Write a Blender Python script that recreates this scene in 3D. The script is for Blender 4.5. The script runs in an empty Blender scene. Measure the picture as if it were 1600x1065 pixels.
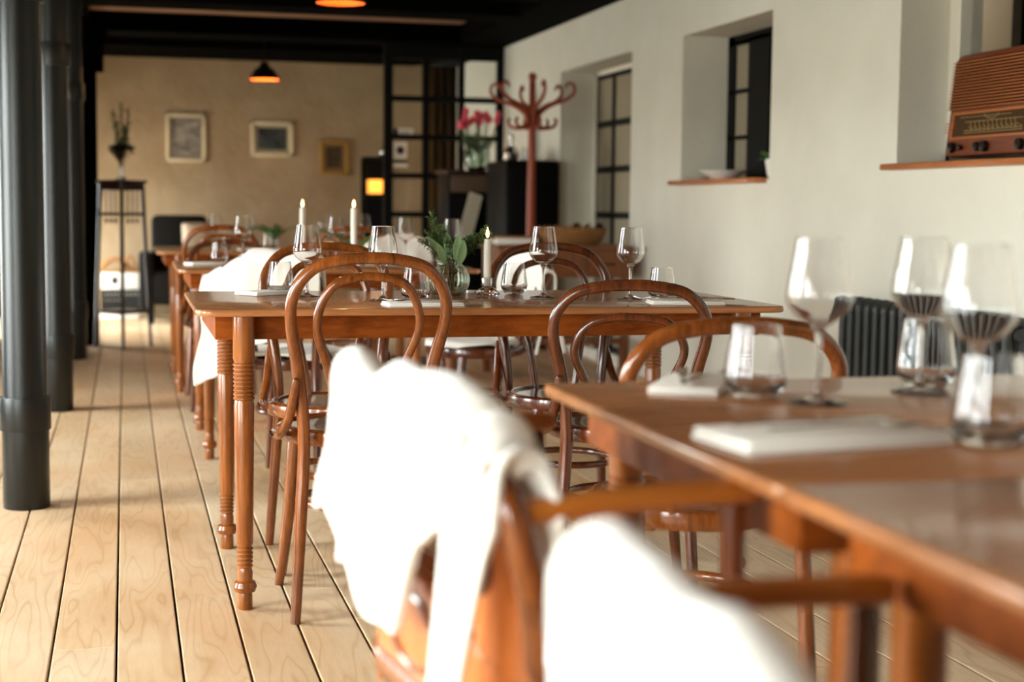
import bpy, bmesh, math, random
from mathutils import Vector, Matrix, noise
random.seed(7)
C = bpy.context.scene.collection
SC = bpy.context.scene
PI = math.pi
def S(r, g, b):
    f = lambda c: (c/255/12.92) if c/255 <= .04045 else ((c/255+.055)/1.055)**2.4
    return (f(r), f(g), f(b), 1)

# ---------------------------------------------------------------- camera
yaw, pitch, roll = math.radians(14.2), math.radians(5.04), math.radians(.6)
F = Vector((math.sin(yaw)*math.cos(pitch), math.cos(yaw)*math.cos(pitch), -math.sin(pitch)))
r0 = Vector((math.cos(yaw), -math.sin(yaw), 0)); u0 = r0.cross(F)
R_ = r0*math.cos(roll)+u0*math.sin(roll); U_ = u0*math.cos(roll)-r0*math.sin(roll)
cam = bpy.data.objects.new('camera', bpy.data.cameras.new('camera')); C.objects.link(cam)
cam.matrix_world = Matrix(((R_.x, U_.x, -F.x, 0), (R_.y, U_.y, -F.y, 0), (R_.z, U_.z, -F.z, 1.02), (0, 0, 0, 1)))
cam.data.sensor_width = 36; cam.data.lens = 53.78; cam.data.clip_start = .05
cam.data.dof.use_dof = True; cam.data.dof.focus_distance = 3.85; cam.data.dof.aperture_fstop = 2.7
SC.camera = cam
# ---------------------------------------------------------------- world, light, exposure
SC.view_settings.view_transform = 'Standard'; SC.view_settings.look = 'None'
SC.view_settings.gamma = 1; SC.view_settings.use_curve_mapping = False
SC.view_settings.exposure = 0.2
SC.cycles.max_bounces = 12; SC.cycles.transmission_bounces = 12; SC.cycles.diffuse_bounces = 5
SC.cycles.sample_clamp_indirect = 6; SC.cycles.use_denoising = True
w = bpy.data.worlds.new('sky'); SC.world = w; w.use_nodes = True
# overcast sky above the horizon, darker yard below it
_nt = w.node_tree; _tc = _nt.nodes.new('ShaderNodeTexCoord'); _sp = _nt.nodes.new('ShaderNodeSeparateXYZ'); _rp = _nt.nodes.new('ShaderNodeValToRGB')
_nt.links.new(_tc.outputs['Generated'], _sp.inputs[0]); _nt.links.new(_sp.outputs[2], _rp.inputs[0]); _nt.links.new(_rp.outputs[0], _nt.nodes['Background'].inputs[0])
_e = _rp.color_ramp.elements; _e[0].position = 0.0; _e[0].color = (.44, .46, .42, 1); _e[1].position = .06; _e[1].color = (.93, 1, .99, 1)
w.node_tree.nodes['Background'].inputs[1].default_value = 33.0
# windows in the left wall (never in frame) let the overcast daylight in: (y0, y1)
LEFT_WIN = [(-1.7, -.6, .38, 1.82), (.2, 1.3, .38, 1.82), (2.1, 3.2, .38, 1.82), (4.3, 5.4, .38, 1.82), (6.8, 7.9, .38, 1.82), (12.0, 14.05, .05, 1.4)]
XL2 = -1.1   # unseen far stretch set closer, so its window brightens the far wall
for i, (a, b, WZ0, WZ1) in enumerate(LEFT_WIN):
    l = bpy.data.lights.new('daylight_opening', 'AREA'); l.shape = 'RECTANGLE'; l.size = b-a; l.size_y = WZ1-WZ0
    l.cycles.is_portal = True
    o = bpy.data.objects.new('daylight_opening', l); C.objects.link(o)
    o.location = (-2.12 if a < 12 else XL2-.02, (a+b)/2, (WZ0+WZ1)/2); o.rotation_euler = (PI/2, 0, -PI/2)
def lamp(name, loc, power, col, size=.03):
    l = bpy.data.lights.new(name, 'POINT'); l.energy = power; l.color = col; l.shadow_soft_size = size
    o = bpy.data.objects.new(name, l); C.objects.link(o); o.location = loc

# ---------------------------------------------------------------- materials
def mat(name, col, rough=.5, spec=.5, metal=0, trans=0, ior=1.45, coat=0, emit=None, es=0, sheen=0, sss=0):
    m = bpy.data.materials.new(name); m.use_nodes = True
    p = m.node_tree.nodes['Principled BSDF']; I = p.inputs
    I['Base Color'].default_value = col; I['Roughness'].default_value = rough
    I['Specular IOR Level'].default_value = spec; I['Metallic'].default_value = metal
    I['Transmission Weight'].default_value = trans; I['IOR'].default_value = ior
    I['Coat Weight'].default_value = coat; I['Coat Roughness'].default_value = .08
    I['Sheen Weight'].default_value = sheen
    I['Subsurface Weight'].default_value = sss
    if emit: I['Emission Color'].default_value = emit; I['Emission Strength'].default_value = es
    return m
def N(m, t, **kw):
    n = m.node_tree.nodes.new(t)
    for k, v in kw.items(): setattr(n, k, v)
    return n
def L(m, a, b): m.node_tree.links.new(a, b)
def coords(m, scale=(1, 1, 1), world=False, rot=(0, 0, 0)):
    mp = N(m, 'ShaderNodeMapping'); mp.inputs['Scale'].default_value = scale; mp.inputs['Rotation'].default_value = rot
    if world: L(m, N(m, 'ShaderNodeNewGeometry').outputs['Position'], mp.inputs[0])
    else: L(m, N(m, 'ShaderNodeTexCoord').outputs['Object'], mp.inputs[0])
    return mp.outputs[0]
def nz(m, vec, scale, detail=4, rough=.6, dist=0):
    n = N(m, 'ShaderNodeTexNoise'); n.inputs['Scale'].default_value = scale; n.inputs['Detail'].default_value = detail
    n.inputs['Roughness'].default_value = rough; n.inputs['Distortion'].default_value = dist; L(m, vec, n.inputs[0]); return n.outputs[0]
def ramp(m, fac, stops):
    r = N(m, 'ShaderNodeValToRGB'); L(m, fac, r.inputs[0]); e = r.color_ramp.elements
    while len(e) < len(stops): e.new(.5)
    for k, (p, c) in enumerate(stops): e[k].position = p; e[k].color = c
    return r.outputs[0]
def bump(m, h, strength=.2, dist=.01):
    b = N(m, 'ShaderNodeBump'); b.inputs['Strength'].default_value = strength; b.inputs['Distance'].default_value = dist
    L(m, h, b.inputs['Height']); L(m, b.outputs[0], m.node_tree.nodes['Principled BSDF'].inputs['Normal'])
def basecol(m, c): L(m, c, m.node_tree.nodes['Principled BSDF'].inputs['Base Color'])
def mixc(m, fac, a, b, mode='MIX'):
    x = N(m, 'ShaderNodeMix', data_type='RGBA', blend_type=mode)
    if isinstance(fac, float): x.inputs[0].default_value = fac
    else: L(m, fac, x.inputs[0])
    for v, i in ((a, 6), (b, 7)):
        if isinstance(v, tuple): x.inputs[i].default_value = v
        else: L(m, v, x.inputs[i])
    return x.outputs[2]
def wood(name, c1, c2, axis=2, scale=9, rough=.3, coat=.5, stretch=.07, b=.04):
    m = mat(name, c1, rough, coat=coat)
    s = [1, 1, 1]; s[axis] = stretch
    v = coords(m, tuple(s)); n1 = nz(m, v, scale*3, 5, .65, .6); n2 = nz(m, v, scale*16, 3, .6)
    n3 = nz(m, coords(m, (1, 1, 1)), 3.0, 2)
    c = ramp(m, n1, [(.3, c2), (.62, c1)])
    c = mixc(m, .35, c, ramp(m, n2, [(.35, c2), (.6, c1)]))
    c = mixc(m, ramp(m, n3, [(.35, (0, 0, 0, 1)), (.7, (.5, .5, .5, 1))]), c, c2)
    basecol(m, c); bump(m, n2, b, .002)
    return m
M = {}
def plaster(name, col, col2, s=1, bs=.5):
    m = mat(name, col, .85, .2)
    v = coords(m, (1, 1, 1), True)
    n1 = nz(m, v, 3*s, 4); n2 = nz(m, v, 11*s, 5, .55, .6); n3 = nz(m, v, 90*s, 3)
    basecol(m, ramp(m, n1, [(.3, col2), (.7, col)]))
    ad = N(m, 'ShaderNodeMath', operation='MULTIPLY_ADD'); L(m, n3, ad.inputs[0]); ad.inputs[1].default_value = .18; L(m, n2, ad.inputs[2])
    bump(m, ad.outputs[0], bs, .012)
    return m
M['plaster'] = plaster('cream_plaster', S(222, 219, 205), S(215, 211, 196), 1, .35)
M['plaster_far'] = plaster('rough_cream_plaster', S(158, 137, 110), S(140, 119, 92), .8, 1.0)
M['reveal'] = plaster('reveal_plaster', S(212, 204, 186), S(204, 196, 178), 1, .3)
M['ceiling'] = plaster('ceiling_plaster', S(150, 118, 98), S(138, 108, 90), 1, .2)
M['beam'] = mat('black_beam', S(4, 4, 3), .9, .02)
M['umber'] = plaster('umber_plaster', S(104, 88, 70), S(92, 76, 60), 1, .2)
M['iron'] = mat('grey_green_painted_iron', S(18, 20, 18), .33, .5)
bump(M['iron'], nz(M['iron'], coords(M['iron'], (1, 1, 1), True), 220, 2), .25, .002)
M['black'] = mat('black_metal', S(10, 10, 9), .6, .15)
M['blackwood'] = mat('black_lacquer', S(6, 6, 5), .6, .12)
M['darkwood'] = wood('dark_mahogany', S(58, 24, 18), S(30, 12, 9), 2, 9, .4, .2)
M['chair'] = wood('bentwood_brown', S(148, 80, 28), S(70, 30, 6), 2, 8, .24, .5)
M['chair_dark'] = wood('bentwood_dark_brown', S(108, 50, 17), S(40, 15, 5), 2, 8, .25, .6)
M['chair_seat'] = wood('seat_veneer', S(104, 64, 36), S(72, 40, 20), 1, 8, .3, .5)
M['seat_dark'] = wood('dark_seat_veneer', S(66, 34, 22), S(40, 18, 11), 1, 8, .25, .6)
M['ply'] = wood('orange_plywood', S(196, 110, 40), S(160, 80, 22), 2, 5, .35, .4, .3)
M['armwood'] = wood('honey_arm_wood', S(190, 116, 42), S(140, 72, 20), 1, 6, .3, .5)
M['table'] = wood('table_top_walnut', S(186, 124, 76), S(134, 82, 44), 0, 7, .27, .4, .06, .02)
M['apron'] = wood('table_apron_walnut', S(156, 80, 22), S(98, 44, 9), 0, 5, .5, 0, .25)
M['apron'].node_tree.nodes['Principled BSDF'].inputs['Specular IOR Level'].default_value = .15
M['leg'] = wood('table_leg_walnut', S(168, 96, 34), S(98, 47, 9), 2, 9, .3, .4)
M['coatwood'] = wood('red_bentwood', S(168, 70, 26), S(124, 44, 14), 2, 8, .5, .1)
M['side'] = wood('sideboard_wood', S(134, 76, 30), S(88, 44, 14), 2, 6, .45, .2)
M['sill'] = wood('sill_wood', S(190, 118, 66), S(150, 84, 42), 1, 6, .4, .3)
M['glass'] = mat('clear_glass', (1, 1, 1, 1), 0, .5, trans=1, ior=1.46)
M['glass_green'] = mat('pale_green_glass', (.82, .95, .88, 1), .02, .5, trans=1, ior=1.45)
M['pane'] = mat('window_pane', (.9, .9, .88, 1), .02, .5, trans=1, ior=1.02)
M['darkroom'] = mat('dark_room_black', S(7, 6, 5), .3, .1)
M['blind'] = mat('beige_blind', S(150, 139, 118), .8, .2)
M['whiteframe'] = mat('white_painted_wood', S(226, 220, 206), .45, .4)
M['metal'] = mat('polished_steel', (.75, .74, .72, 1), .14, metal=1)
M['silver'] = mat('dull_silver', (.55, .53, .5, 1), .22, metal=1)
M['brass'] = mat('aged_gold', S(168, 136, 70), .4, metal=.6)
M['wax'] = mat('ivory_wax', S(240, 232, 215), .45, .4, sss=.2)
M['wick'] = mat('charred_wick', S(20, 15, 12), .9)
M['flame'] = mat('candle_flame', (1, .7, .3, 1), .5, emit=(1, .62, .22, 1), es=14)
M['bulb'] = mat('warm_bulb', (1, .8, .5, 1), .5, emit=(1, .6, .25, 1), es=60)
M['copper'] = mat('copper_shade_lining', S(200, 92, 36), .35, metal=.4)
M['linen'] = mat('white_linen', S(236, 232, 222), .85, .2)
M['china'] = mat('white_china', S(236, 232, 222), .2, .5)
M['leafd'] = mat('dark_needle_green', S(66, 90, 46), .6, .3)
M['leafg'] = mat('fresh_leaf_green', S(74, 112, 52), .5, .4)
M['leafs'] = mat('sage_leaf_green', S(138, 166, 118), .55, .3)
M['pink'] = mat('pink_petal', S(226, 84, 108), .5, .3, sss=.1)
M['stem'] = mat('stem_green', S(70, 96, 44), .6)
M['twig'] = mat('brown_twig', S(96, 66, 42), .8)
M['water'] = mat('water', (.9, .97, .93, 1), 0, trans=1, ior=1.33)
M['blacktex'] = mat('black_upholstery', S(22, 20, 18), .9, .1)
M['cushion'] = mat('taupe_cushion', S(170, 152, 130), .9, .1)
M['shade'] = mat('lit_amber_shade', S(225, 140, 40), .7, emit=(1, .42, .07, 1), es=1.1)
M['wicker'] = wood('wicker_straw', S(178, 128, 70), S(110, 68, 34), 0, 40, .8, 0, .5, .8)
M['knob'] = mat('black_bakelite', S(18, 15, 13), .25, .5)
M['radw'] = wood('radio_walnut', S(124, 60, 24), S(84, 36, 12), 1, 5, .45, .1, .1)
M['radslat'] = wood('radio_slat', S(188, 112, 54), S(150, 80, 34), 1, 5, .45, .1, .1)
M['cloth'] = mat('radio_grille_dark', S(10, 6, 4), .9, .1)
M['dial'] = mat('radio_dial_brown', S(66, 46, 28), .25, .5)
M['dialink'] = mat('radio_dial_marks', S(178, 150, 96), .5, .3)
M['radiator'] = mat('charcoal_radiator_paint', S(52, 54, 52), .42, .4)
M['cast'] = mat('crate_black', S(20, 20, 20), .6)
def fleece_mat():
    m = mat('cream_sheepskin', S(240, 237, 228), .95, .1, sheen=.4)
    v = coords(m); n = nz(m, v, 60, 4, .7); n2 = nz(m, v, 260, 2)
    a = N(m, 'ShaderNodeMath', operation='MULTIPLY_ADD'); L(m, n2, a.inputs[0]); a.inputs[1].default_value = .5; L(m, n, a.inputs[2])
    bump(m, a.outputs[0], .5, .006); return m
M['fleece'] = fleece_mat()
def floor_mat():
    m = mat('pine_floor_boards', S(205, 165, 125), .42, .4)
    g = N(m, 'ShaderNodeNewGeometry'); ri = g.outputs['Random Per Island']
    mp = N(m, 'ShaderNodeMapping'); mp.inputs['Scale'].default_value = (1, .12, 1); L(m, g.outputs['Position'], mp.inputs[0])
    cb = N(m, 'ShaderNodeCombineXYZ'); mu = N(m, 'ShaderNodeMath', operation='MULTIPLY'); L(m, ri, mu.inputs[0]); mu.inputs[1].default_value = 37
    L(m, mu.outputs[0], cb.inputs[0]); L(m, mu.outputs[0], cb.inputs[1]); L(m, cb.outputs[0], mp.inputs['Location'])
    v = mp.outputs[0]
    n0 = nz(m, v, 7, 2, .5, .3)
    wv = N(m, 'ShaderNodeMath', operation='MULTIPLY'); L(m, n0, wv.inputs[0]); wv.inputs[1].default_value = 90
    sn = N(m, 'ShaderNodeMath', operation='SINE'); L(m, wv.outputs[0], sn.inputs[0])
    grain = ramp(m, sn.outputs[0], [(0, S(214, 192, 162)), (.8, S(206, 182, 150)), (.99, S(194, 164, 128))])
    fine = nz(m, v, 90, 4, .7)
    c = mixc(m, ramp(m, fine, [(.35, (0, 0, 0, 1)), (.75, (.45, .45, .45, 1))]), grain, S(188, 158, 122))
    worn = nz(m, coords(m, (1, .5, 1), True), 2.2, 5, .62)
    c = mixc(m, ramp(m, worn, [(.42, (0, 0, 0, 1)), (.68, (.65, .65, .65, 1))]), c, S(230, 218, 196))
    tint = ramp(m, ri, [(0, S(244, 232, 214)), (.5, S(255, 248, 238)), (1, S(255, 238, 218))])
    pt = nz(m, coords(m, (1, .6, 1), True), 1.3, 3, .6)
    c = mixc(m, ramp(m, pt, [(.45, (0, 0, 0, 1)), (.7, (.55, .55, .55, 1))]), c, S(206, 160, 116))
    c = mixc(m, 1.0, c, tint, 'MULTIPLY')
    basecol(m, c); bump(m, fine, .15, .003)
    rr = ramp(m, worn, [(.3, (.36, .36, .36, 1)), (.8, (.6, .6, .6, 1))]); L(m, rr, m.node_tree.nodes['Principled BSDF'].inputs['Roughness'])
    return m
M['floor'] = floor_mat()

# ---------------------------------------------------------------- geometry helpers
class MB:
    def __init__(s): s.bm = bmesh.new()
    def box(s, x0, x1, y0, y1, z0, z1, bev=0, mtx=None):
        g = bmesh.ops.create_cube(s.bm, size=1)['verts']
        for v in g: v.co = Vector((x0+(v.co.x+.5)*(x1-x0), y0+(v.co.y+.5)*(y1-y0), z0+(v.co.z+.5)*(z1-z0)))
        if bev:
            e = list({e for v in g for e in v.link_edges})
            r = bmesh.ops.bevel(s.bm, geom=e, offset=bev, segments=2, affect='EDGES', profile=.5); g = list({v for f in r['faces'] for v in f.verts} | {v for v in g if v.is_valid})
        if mtx:
            for v in g: v.co = mtx @ v.co
        return s
    def lathe(s, prof, c=(0, 0, 0), seg=32, cap=(True, True), flute=None, closed=False):
        rings = []
        for r, z in prof:
            rings.append([s.bm.verts.new((c[0]+(rr := r*(1 if not flute else 1+flute[1]*math.cos(flute[0]*2*PI*k/seg)))*math.cos(2*PI*k/seg), c[1]+rr*math.sin(2*PI*k/seg), c[2]+z)) for k in range(seg)])
        n = len(rings)
        for i in range(n if closed else n-1):
            a, b = rings[i], rings[(i+1) % n]
            for k in range(seg): s.bm.faces.new((a[k], a[(k+1) % seg], b[(k+1) % seg], b[k]))
        if not closed:
            if cap[0]: s.bm.faces.new(rings[0][::-1])
            if cap[1]: s.bm.faces.new(rings[-1])
        return s
    def tube(s, pts, rad, seg=12, closed=False, flat=1.0, ref=None, spline=True, sub=6):
        pts = [Vector(p) for p in pts]
        if not isinstance(rad, (list, tuple)): rad = [rad]*len(pts)
        if spline and len(pts) > 2:
            P, Rr = [], []; n = len(pts)
            rng = range(n) if closed else range(n-1)
            for i in rng:
                if closed: p0, p1, p2, p3 = pts[i-1], pts[i], pts[(i+1) % n], pts[(i+2) % n]; ra, rb = rad[i], rad[(i+1) % n]
                else: p0, p1, p2, p3 = pts[max(i-1, 0)], pts[i], pts[i+1], pts[min(i+2, n-1)]; ra, rb = rad[i], rad[i+1]
                for k in range(sub):
                    t = k/sub
                    P.append(.5*((2*p1)+(p2-p0)*t+(2*p0-5*p1+4*p2-p3)*t*t+(3*p1-p0-3*p2+p3)*t**3)); Rr.append(ra+(rb-ra)*t)
            if not closed: P.append(pts[-1]); Rr.append(rad[-1])
            pts, rad = P, Rr
        n = len(pts); rings = []; up = Vector(ref) if ref else None
        prev = None
        for i, p in enumerate(pts):
            if closed: t = pts[(i+1) % n]-pts[i-1]
            else: t = pts[min(i+1, n-1)]-pts[max(i-1, 0)]
            t.normalize()
            if prev is None:
                a = up or (Vector((0, 0, 1)) if abs(t.z) < .9 else Vector((1, 0, 0)))
            else: a = prev if not ref else up
            u = (a-t*a.dot(t)); u.normalize(); prev = u.copy(); v = t.cross(u)
            rings.append([s.bm.verts.new(p+(u*math.cos(2*PI*k/seg)*flat+v*math.sin(2*PI*k/seg))*rad[i]) for k in range(seg)])
        for i in range(n if closed else n-1):
            a, b = rings[i], rings[(i+1) % n]
            for k in range(seg): s.bm.faces.new((a[k], a[(k+1) % seg], b[(k+1) % seg], b[k]))
        if not closed: s.bm.faces.new(rings[0][::-1]); s.bm.faces.new(rings[-1])
        return s
    def grid(s, fn, nu, nv, th=0):
        V = [[s.bm.verts.new(fn(i/nu, j/nv)) for j in range(nv+1)] for i in range(nu+1)]
        for i in range(nu):
            for j in range(nv): s.bm.faces.new((V[i][j], V[i+1][j], V[i+1][j+1], V[i][j+1]))
        return s
    def leaf(s, base, dirn, up, L_, w_, bend=.2, n=4):
        d = Vector(dirn).normalized(); u = Vector(up); u = (u-d*u.dot(d)).normalized(); sd = d.cross(u)
        prev = None
        for i in range(n+1):
            t = i/n; ww = w_*math.sin(PI*min(1, t*.92+.06))**.8
            c = Vector(base)+d*L_*t+u*(-bend*L_*t*t)
            row = [s.bm.verts.new(c-sd*ww+u*ww*.3), s.bm.verts.new(c), s.bm.verts.new(c+sd*ww+u*ww*.3)]
            if prev:
                for k in range(2): s.bm.faces.new((prev[k], prev[k+1], row[k+1], row[k]))
            prev = row
        return s
def obj(name, mb, m, parent=None, smooth=True, loc=None, kind=None, angle=40, solid=0, subsurf=0):
    me = bpy.data.meshes.new(name); bm = mb.bm
    bmesh.ops.recalc_face_normals(bm, faces=bm.faces); bm.to_mesh(me); bm.free()
    me.materials.append(M[m] if isinstance(m, str) else m)
    if smooth:
        me.shade_smooth()
        try: me.set_sharp_from_angle(angle=math.radians(angle))
        except Exception: pass
    o = bpy.data.objects.new(name, me); C.objects.link(o)
    if parent is not None: o.parent = parent
    if loc: o.location = loc
    if kind: o['kind'] = kind
    if solid: md = o.modifiers.new('solid', 'SOLIDIFY'); md.thickness = solid; md.offset = 0
    if subsurf: md = o.modifiers.new('sub', 'SUBSURF'); md.levels = subsurf; md.render_levels = subsurf
    return o
def thing(name, label, cat, loc=(0, 0, 0), rz=0, group=None, kind=None):
    o = bpy.data.objects.new(name, None); C.objects.link(o); o.empty_display_size = .05
    o.location = loc; o.rotation_euler = (0, 0, rz); o['label'] = label; o['category'] = cat
    if group: o['group'] = group
    if kind: o['kind'] = kind
    return o
def struct(name, mb, m, parent=None, smooth=False, **k):
    return obj(name, mb, m, parent, smooth, kind=None if parent else 'structure', **k)
def sroot(name):
    o = bpy.data.objects.new(name, None); C.objects.link(o); o['kind'] = 'structure'; return o
def copy_tree(o, loc=None, rz=None, label=None, group=None, parent=None):
    c = o.copy(); C.objects.link(c)
    if parent is not None: c.parent = parent
    if loc is not None: c.location = loc
    if rz is not None: c.rotation_euler = (0, 0, rz)
    if label: c['label'] = label
    if group: c['group'] = group
    for ch in list(o.children): copy_tree(ch, parent=c)
    return c

# ================================================================ ROOM
XR, YF, ZC = 3.04, 14.2, 2.45          # right wall, far wall, ceiling
XL, YB = -2.1, -3.2
# floor boards: one mesh of separate boards
fb = MB(); bw = .1425
k = int((XL-.1+.03)/bw)-1
while -.03+k*bw < XR+.1:
    x0 = -.03+k*bw; y = YB-random.random()*3
    while y < YF+.9:
        y1 = y+random.uniform(2.6, 4.6)
        a, b = max(y, YB-.2), min(y1, YF+.9)
        if b > a+.01: fb.box(x0+.0028, x0+bw-.0028, a+.001, b-.001, -.03, 0, .0025)
        y = y1
    k += 1
struct('floor', fb, 'floor')
sb = MB().box(XL-.3, XR+2.6, YB-.3, YF+3.2, -.08, -.031); struct('floor_base', sb, 'beam')
cb = MB().box(XL-.3, XR+2.6, YB-.3, YF+3.2, ZC, ZC+.1); struct('ceiling', cb, 'ceiling')
def wall_y(name, x0, x1, ya, yb, z1, opens, m, z0=0):
    # wall running along Y with rectangular openings (y0, y1, zb, zt)
    mb = MB(); cur = ya
    for (a, b, zb, zt) in sorted(opens):
        if a > cur: mb.box(x0, x1, cur, a, z0, z1)
        if zb > z0: mb.box(x0, x1, a, b, z0, zb)
        if zt < z1: mb.box(x0, x1, a, b, zt, z1)
        cur = b
    mb.box(x0, x1, cur, yb, z0, z1)
    return struct(name, mb, m)
ND = .32
wall_y('wall_right', XR, XR+ND, YB, YF+.02, ZC, [(9.07, 10.66, .0, 1.978), (6.95, 8.176, 1.165, 1.976), (3.95, 5.68, 1.2, 1.976)], 'plaster')
wall_y('wall_left', XL-.15, XL, YB, 11.5, ZC, LEFT_WIN[:-1], 'umber')
wall_y('wall_left_far', XL2-.15, XL2, 11.5, YF, ZC, LEFT_WIN[-1:], 'umber')
struct('wall_left_added_step', MB().box(XL-.15, XL2, 11.5, 11.6, 0, ZC), 'umber')  # added step, joins the wall to its moved-in far stretch
for i, (a, b, WZ0, WZ1) in enumerate(LEFT_WIN):
    r = sroot('window_%d' % (i+4))
    f = MB(); XW = XL if a < 12 else XL2
    for yy in (a, (a+b)/2-.02, b-.05): f.box(XW-.1, XW-.04, yy, yy+.05, WZ0, WZ1)
    for zz in (WZ0, WZ0+.9, WZ1-.05): f.box(XW-.1, XW-.04, a, b, zz, zz+.05)
    struct('window_frame', f, 'whiteframe', r)
bwl = MB().box(XL-.15, XR+2.6, YB-.15, YB, 0, ZC); struct('wall_back', bwl, 'umber')
# far wall, ends where the passage behind the glazed partition begins
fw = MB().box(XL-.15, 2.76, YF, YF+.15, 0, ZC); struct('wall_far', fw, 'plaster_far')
fe = MB().box(2.76, XR+2.6, YF+2.9, YF+3.05, 0, ZC); fe.box(XR+.6, XR+.7, YF, YF+3, 0, ZC).box(1.2, 1.3, YF+.1, YF+3, 0, ZC).box(XR+.3, XR+.7, YF-.1, YF, 0, ZC); struct('wall_passage', fe, 'umber')
# pleated curtain hanging in the passage behind the glass
cu = MB().grid(lambda u, v: Vector((2.82+u*.75, YF+.35+.04*math.sin(u*60)*(.6+.4*v), .05+v*2.38)), 120, 4)
t = thing('curtain', 'dim brown pleated curtain hanging in the passage behind the glass partition', 'curtain', (0, 0, 0))
obj('curtain_cloth', cu, mat('dim_curtain', S(84, 72, 56), .9, .1), t, solid=.004)
# ceiling beams
def beam(x0, x1, y0, y1, z0, lab=None):
    struct('ceiling_beam', MB().box(x0, x1, y0, y1, z0, ZC+.02, .006), 'beam')
beam(2.6, XR, YB, YF, 2.312)
beam(-.62, -.24, YB, YF, 2.3)
for (a, b) in [(13.15, 14.2), (12.05, 12.5), (10.2, 10.62), (9.05, 9.5), (6.9, 7.3), (4.6, 5.0), (2.3, 2.7), (0, .4), (-2.4, -2.)]:
    beam(-.3, 2.64, a, b, 2.305)
    beam(XL, -.55, a, b, 2.305)
struct('trim_1', MB().box(XR-.012, XR+.001, YB, YF, 0, .001+.07), 'whiteframe')
# timber post at the left, in front of the far wall
tp = thing('timber_post', 'black timber post left of the tall plant stand', 'post', (-.235, 11.3, 0))
obj('post', MB().box(-.07, .05, -.07, .07, 0, 2.3, .01), 'beam', tp)
obj('bracket', MB().box(.0, .1, -.05, .05, 1.93, 2.12, .008), 'beam', tp)
obj('bracket', MB().box(.05, .13, -.04, .04, 2.12, 2.29, .008), 'beam', tp)
# ---- columns
def column(y, x, lab):
    t = thing('iron_column', lab, 'column', (x, y, 0), 0, 'round iron columns along the window side')
    obj('shaft', MB().lathe([(.074, 0), (.076, .003), (.076, .31), (.074, .33), (.071, .36), (.070, 2.31)], seg=48, cap=(True, True)), 'iron', t)
    for z0, z1 in ((.262, .372), (1.665, 1.775)):
        obj('collar', MB().lathe([(.070, z0), (.082, z0), (.083, z0+.004), (.083, z1-.004), (.082, z1), (.070, z1)], seg=48), 'iron', t)
column(5.30, -.33, 'grey-green round column, the thickest looking at the left edge')
column(7.75, -.33, 'grey-green round column, second of the row from the camera')
column(10.3, -.325, 'dim round column, last of the row before the black timber post')
# ---- right wall windows
def sill(x0, x1, y0, y1, z, parent):
    return obj('window_sill', MB().box(x0, x1, y0, y1, z-.022, z+.003, .004), 'sill', parent)
r = sroot('door_1')   # tall glazed door in the far niche
f = MB(); X = XR+.26
for yy in (9.05, 9.36, 9.79, 10.22, 10.62): f.box(X, X+.04, yy, yy+.05, 0, 1.97)
for zz in (0, .30, .62, .94, 1.26, 1.58, 1.92): f.box(X, X+.035, 9.07, 10.66, zz, zz+.045)
struct('door_frame', f, 'black', r)
struct('door_pane', MB().box(X+.012, X+.02, 9.07, 10.66, 0, 1.97), M['blind'], r)
struct('door_surround', MB().box(X-.01, X+.05, 10.62, 10.665, 0, 1.98).box(X-.01, X+.05, 9.07, 10.66, 1.95, 1.98), 'whiteframe', r)
r = sroot('window_1')
X = XR+.27; f = MB()
f.box(X, X+.045, 8.08, 8.18, 1.165, 1.976)
for yy in (7.84, 7.3): f.box(X, X+.04, yy, yy+.045, 1.165, 1.95)
for zz in (1.165, 1.40, 1.655, 1.92): f.box(X, X+.035, 7.86, 8.16, zz, zz+.022)
f.box(X, X+.04, 6.95, 8.176, 1.925, 1.976); f.box(X, X+.04, 6.95, 7.84, 1.165, 1.2); f.box(X, X+.04, 7.6, 7.84, 1.165, 1.95)
struct('window_frame', f, 'black', r)
struct('window_pane', MB().box(X+.014, X+.02, 7.88, 8.14, 1.17, 1.95), 'blind', r)
struct('window_pane', MB().box(X+.014, X+.02, 6.95, 7.84, 1.17, 1.95), 'darkroom', r)  # opaque black sheet in place of the dark room beyond the opening
sill(XR-.06, XR+.30, 6.98, 8.23, 1.168, r)
r = sroot('window_2')
X = XR+.27; f = MB()
f.box(X-.05, X+.05, 5.60, 5.68, 1.2, 1.976).box(X-.05, X+.05, 3.95, 4.02, 1.2, 1.976).box(X-.05, X+.05, 3.95, 5.68, 1.92, 1.976).box(X-.05, X+.05, 3.95, 5.68, 1.2, 1.25)
struct('window_frame', f, 'whiteframe', r)
struct('window_pane', MB().box(X+.0, X+.004, 4.0, 5.61, 1.23, 1.94), 'pane', r)
sill(XR-.045, XR+.24, 3.93, 5.74, 1.203, r)
# seen through it: pale wall, and a black panel for the room's dark part
struct('wall_behind', MB().box(XR+.9, XR+1.0, 6.32, 8.9, 0, ZC), 'reveal')
struct('wall_behind_black', MB().box(XR+.95, XR+1.0, 3.2, 6.32, 0, ZC), 'darkroom')
struct('wall_side_room', MB().box(XR+ND, XR+1, 8.9, 9.0, 0, ZC).box(XR+ND, XR+1, 3.1, 3.2, 0, ZC), 'reveal')
lamp('side_room_fill', (XR+.55, 7.0, 2.2), 6, (1, .9, .75), .1)  # unseen fill light, added to brighten the pale wall behind the window

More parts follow.
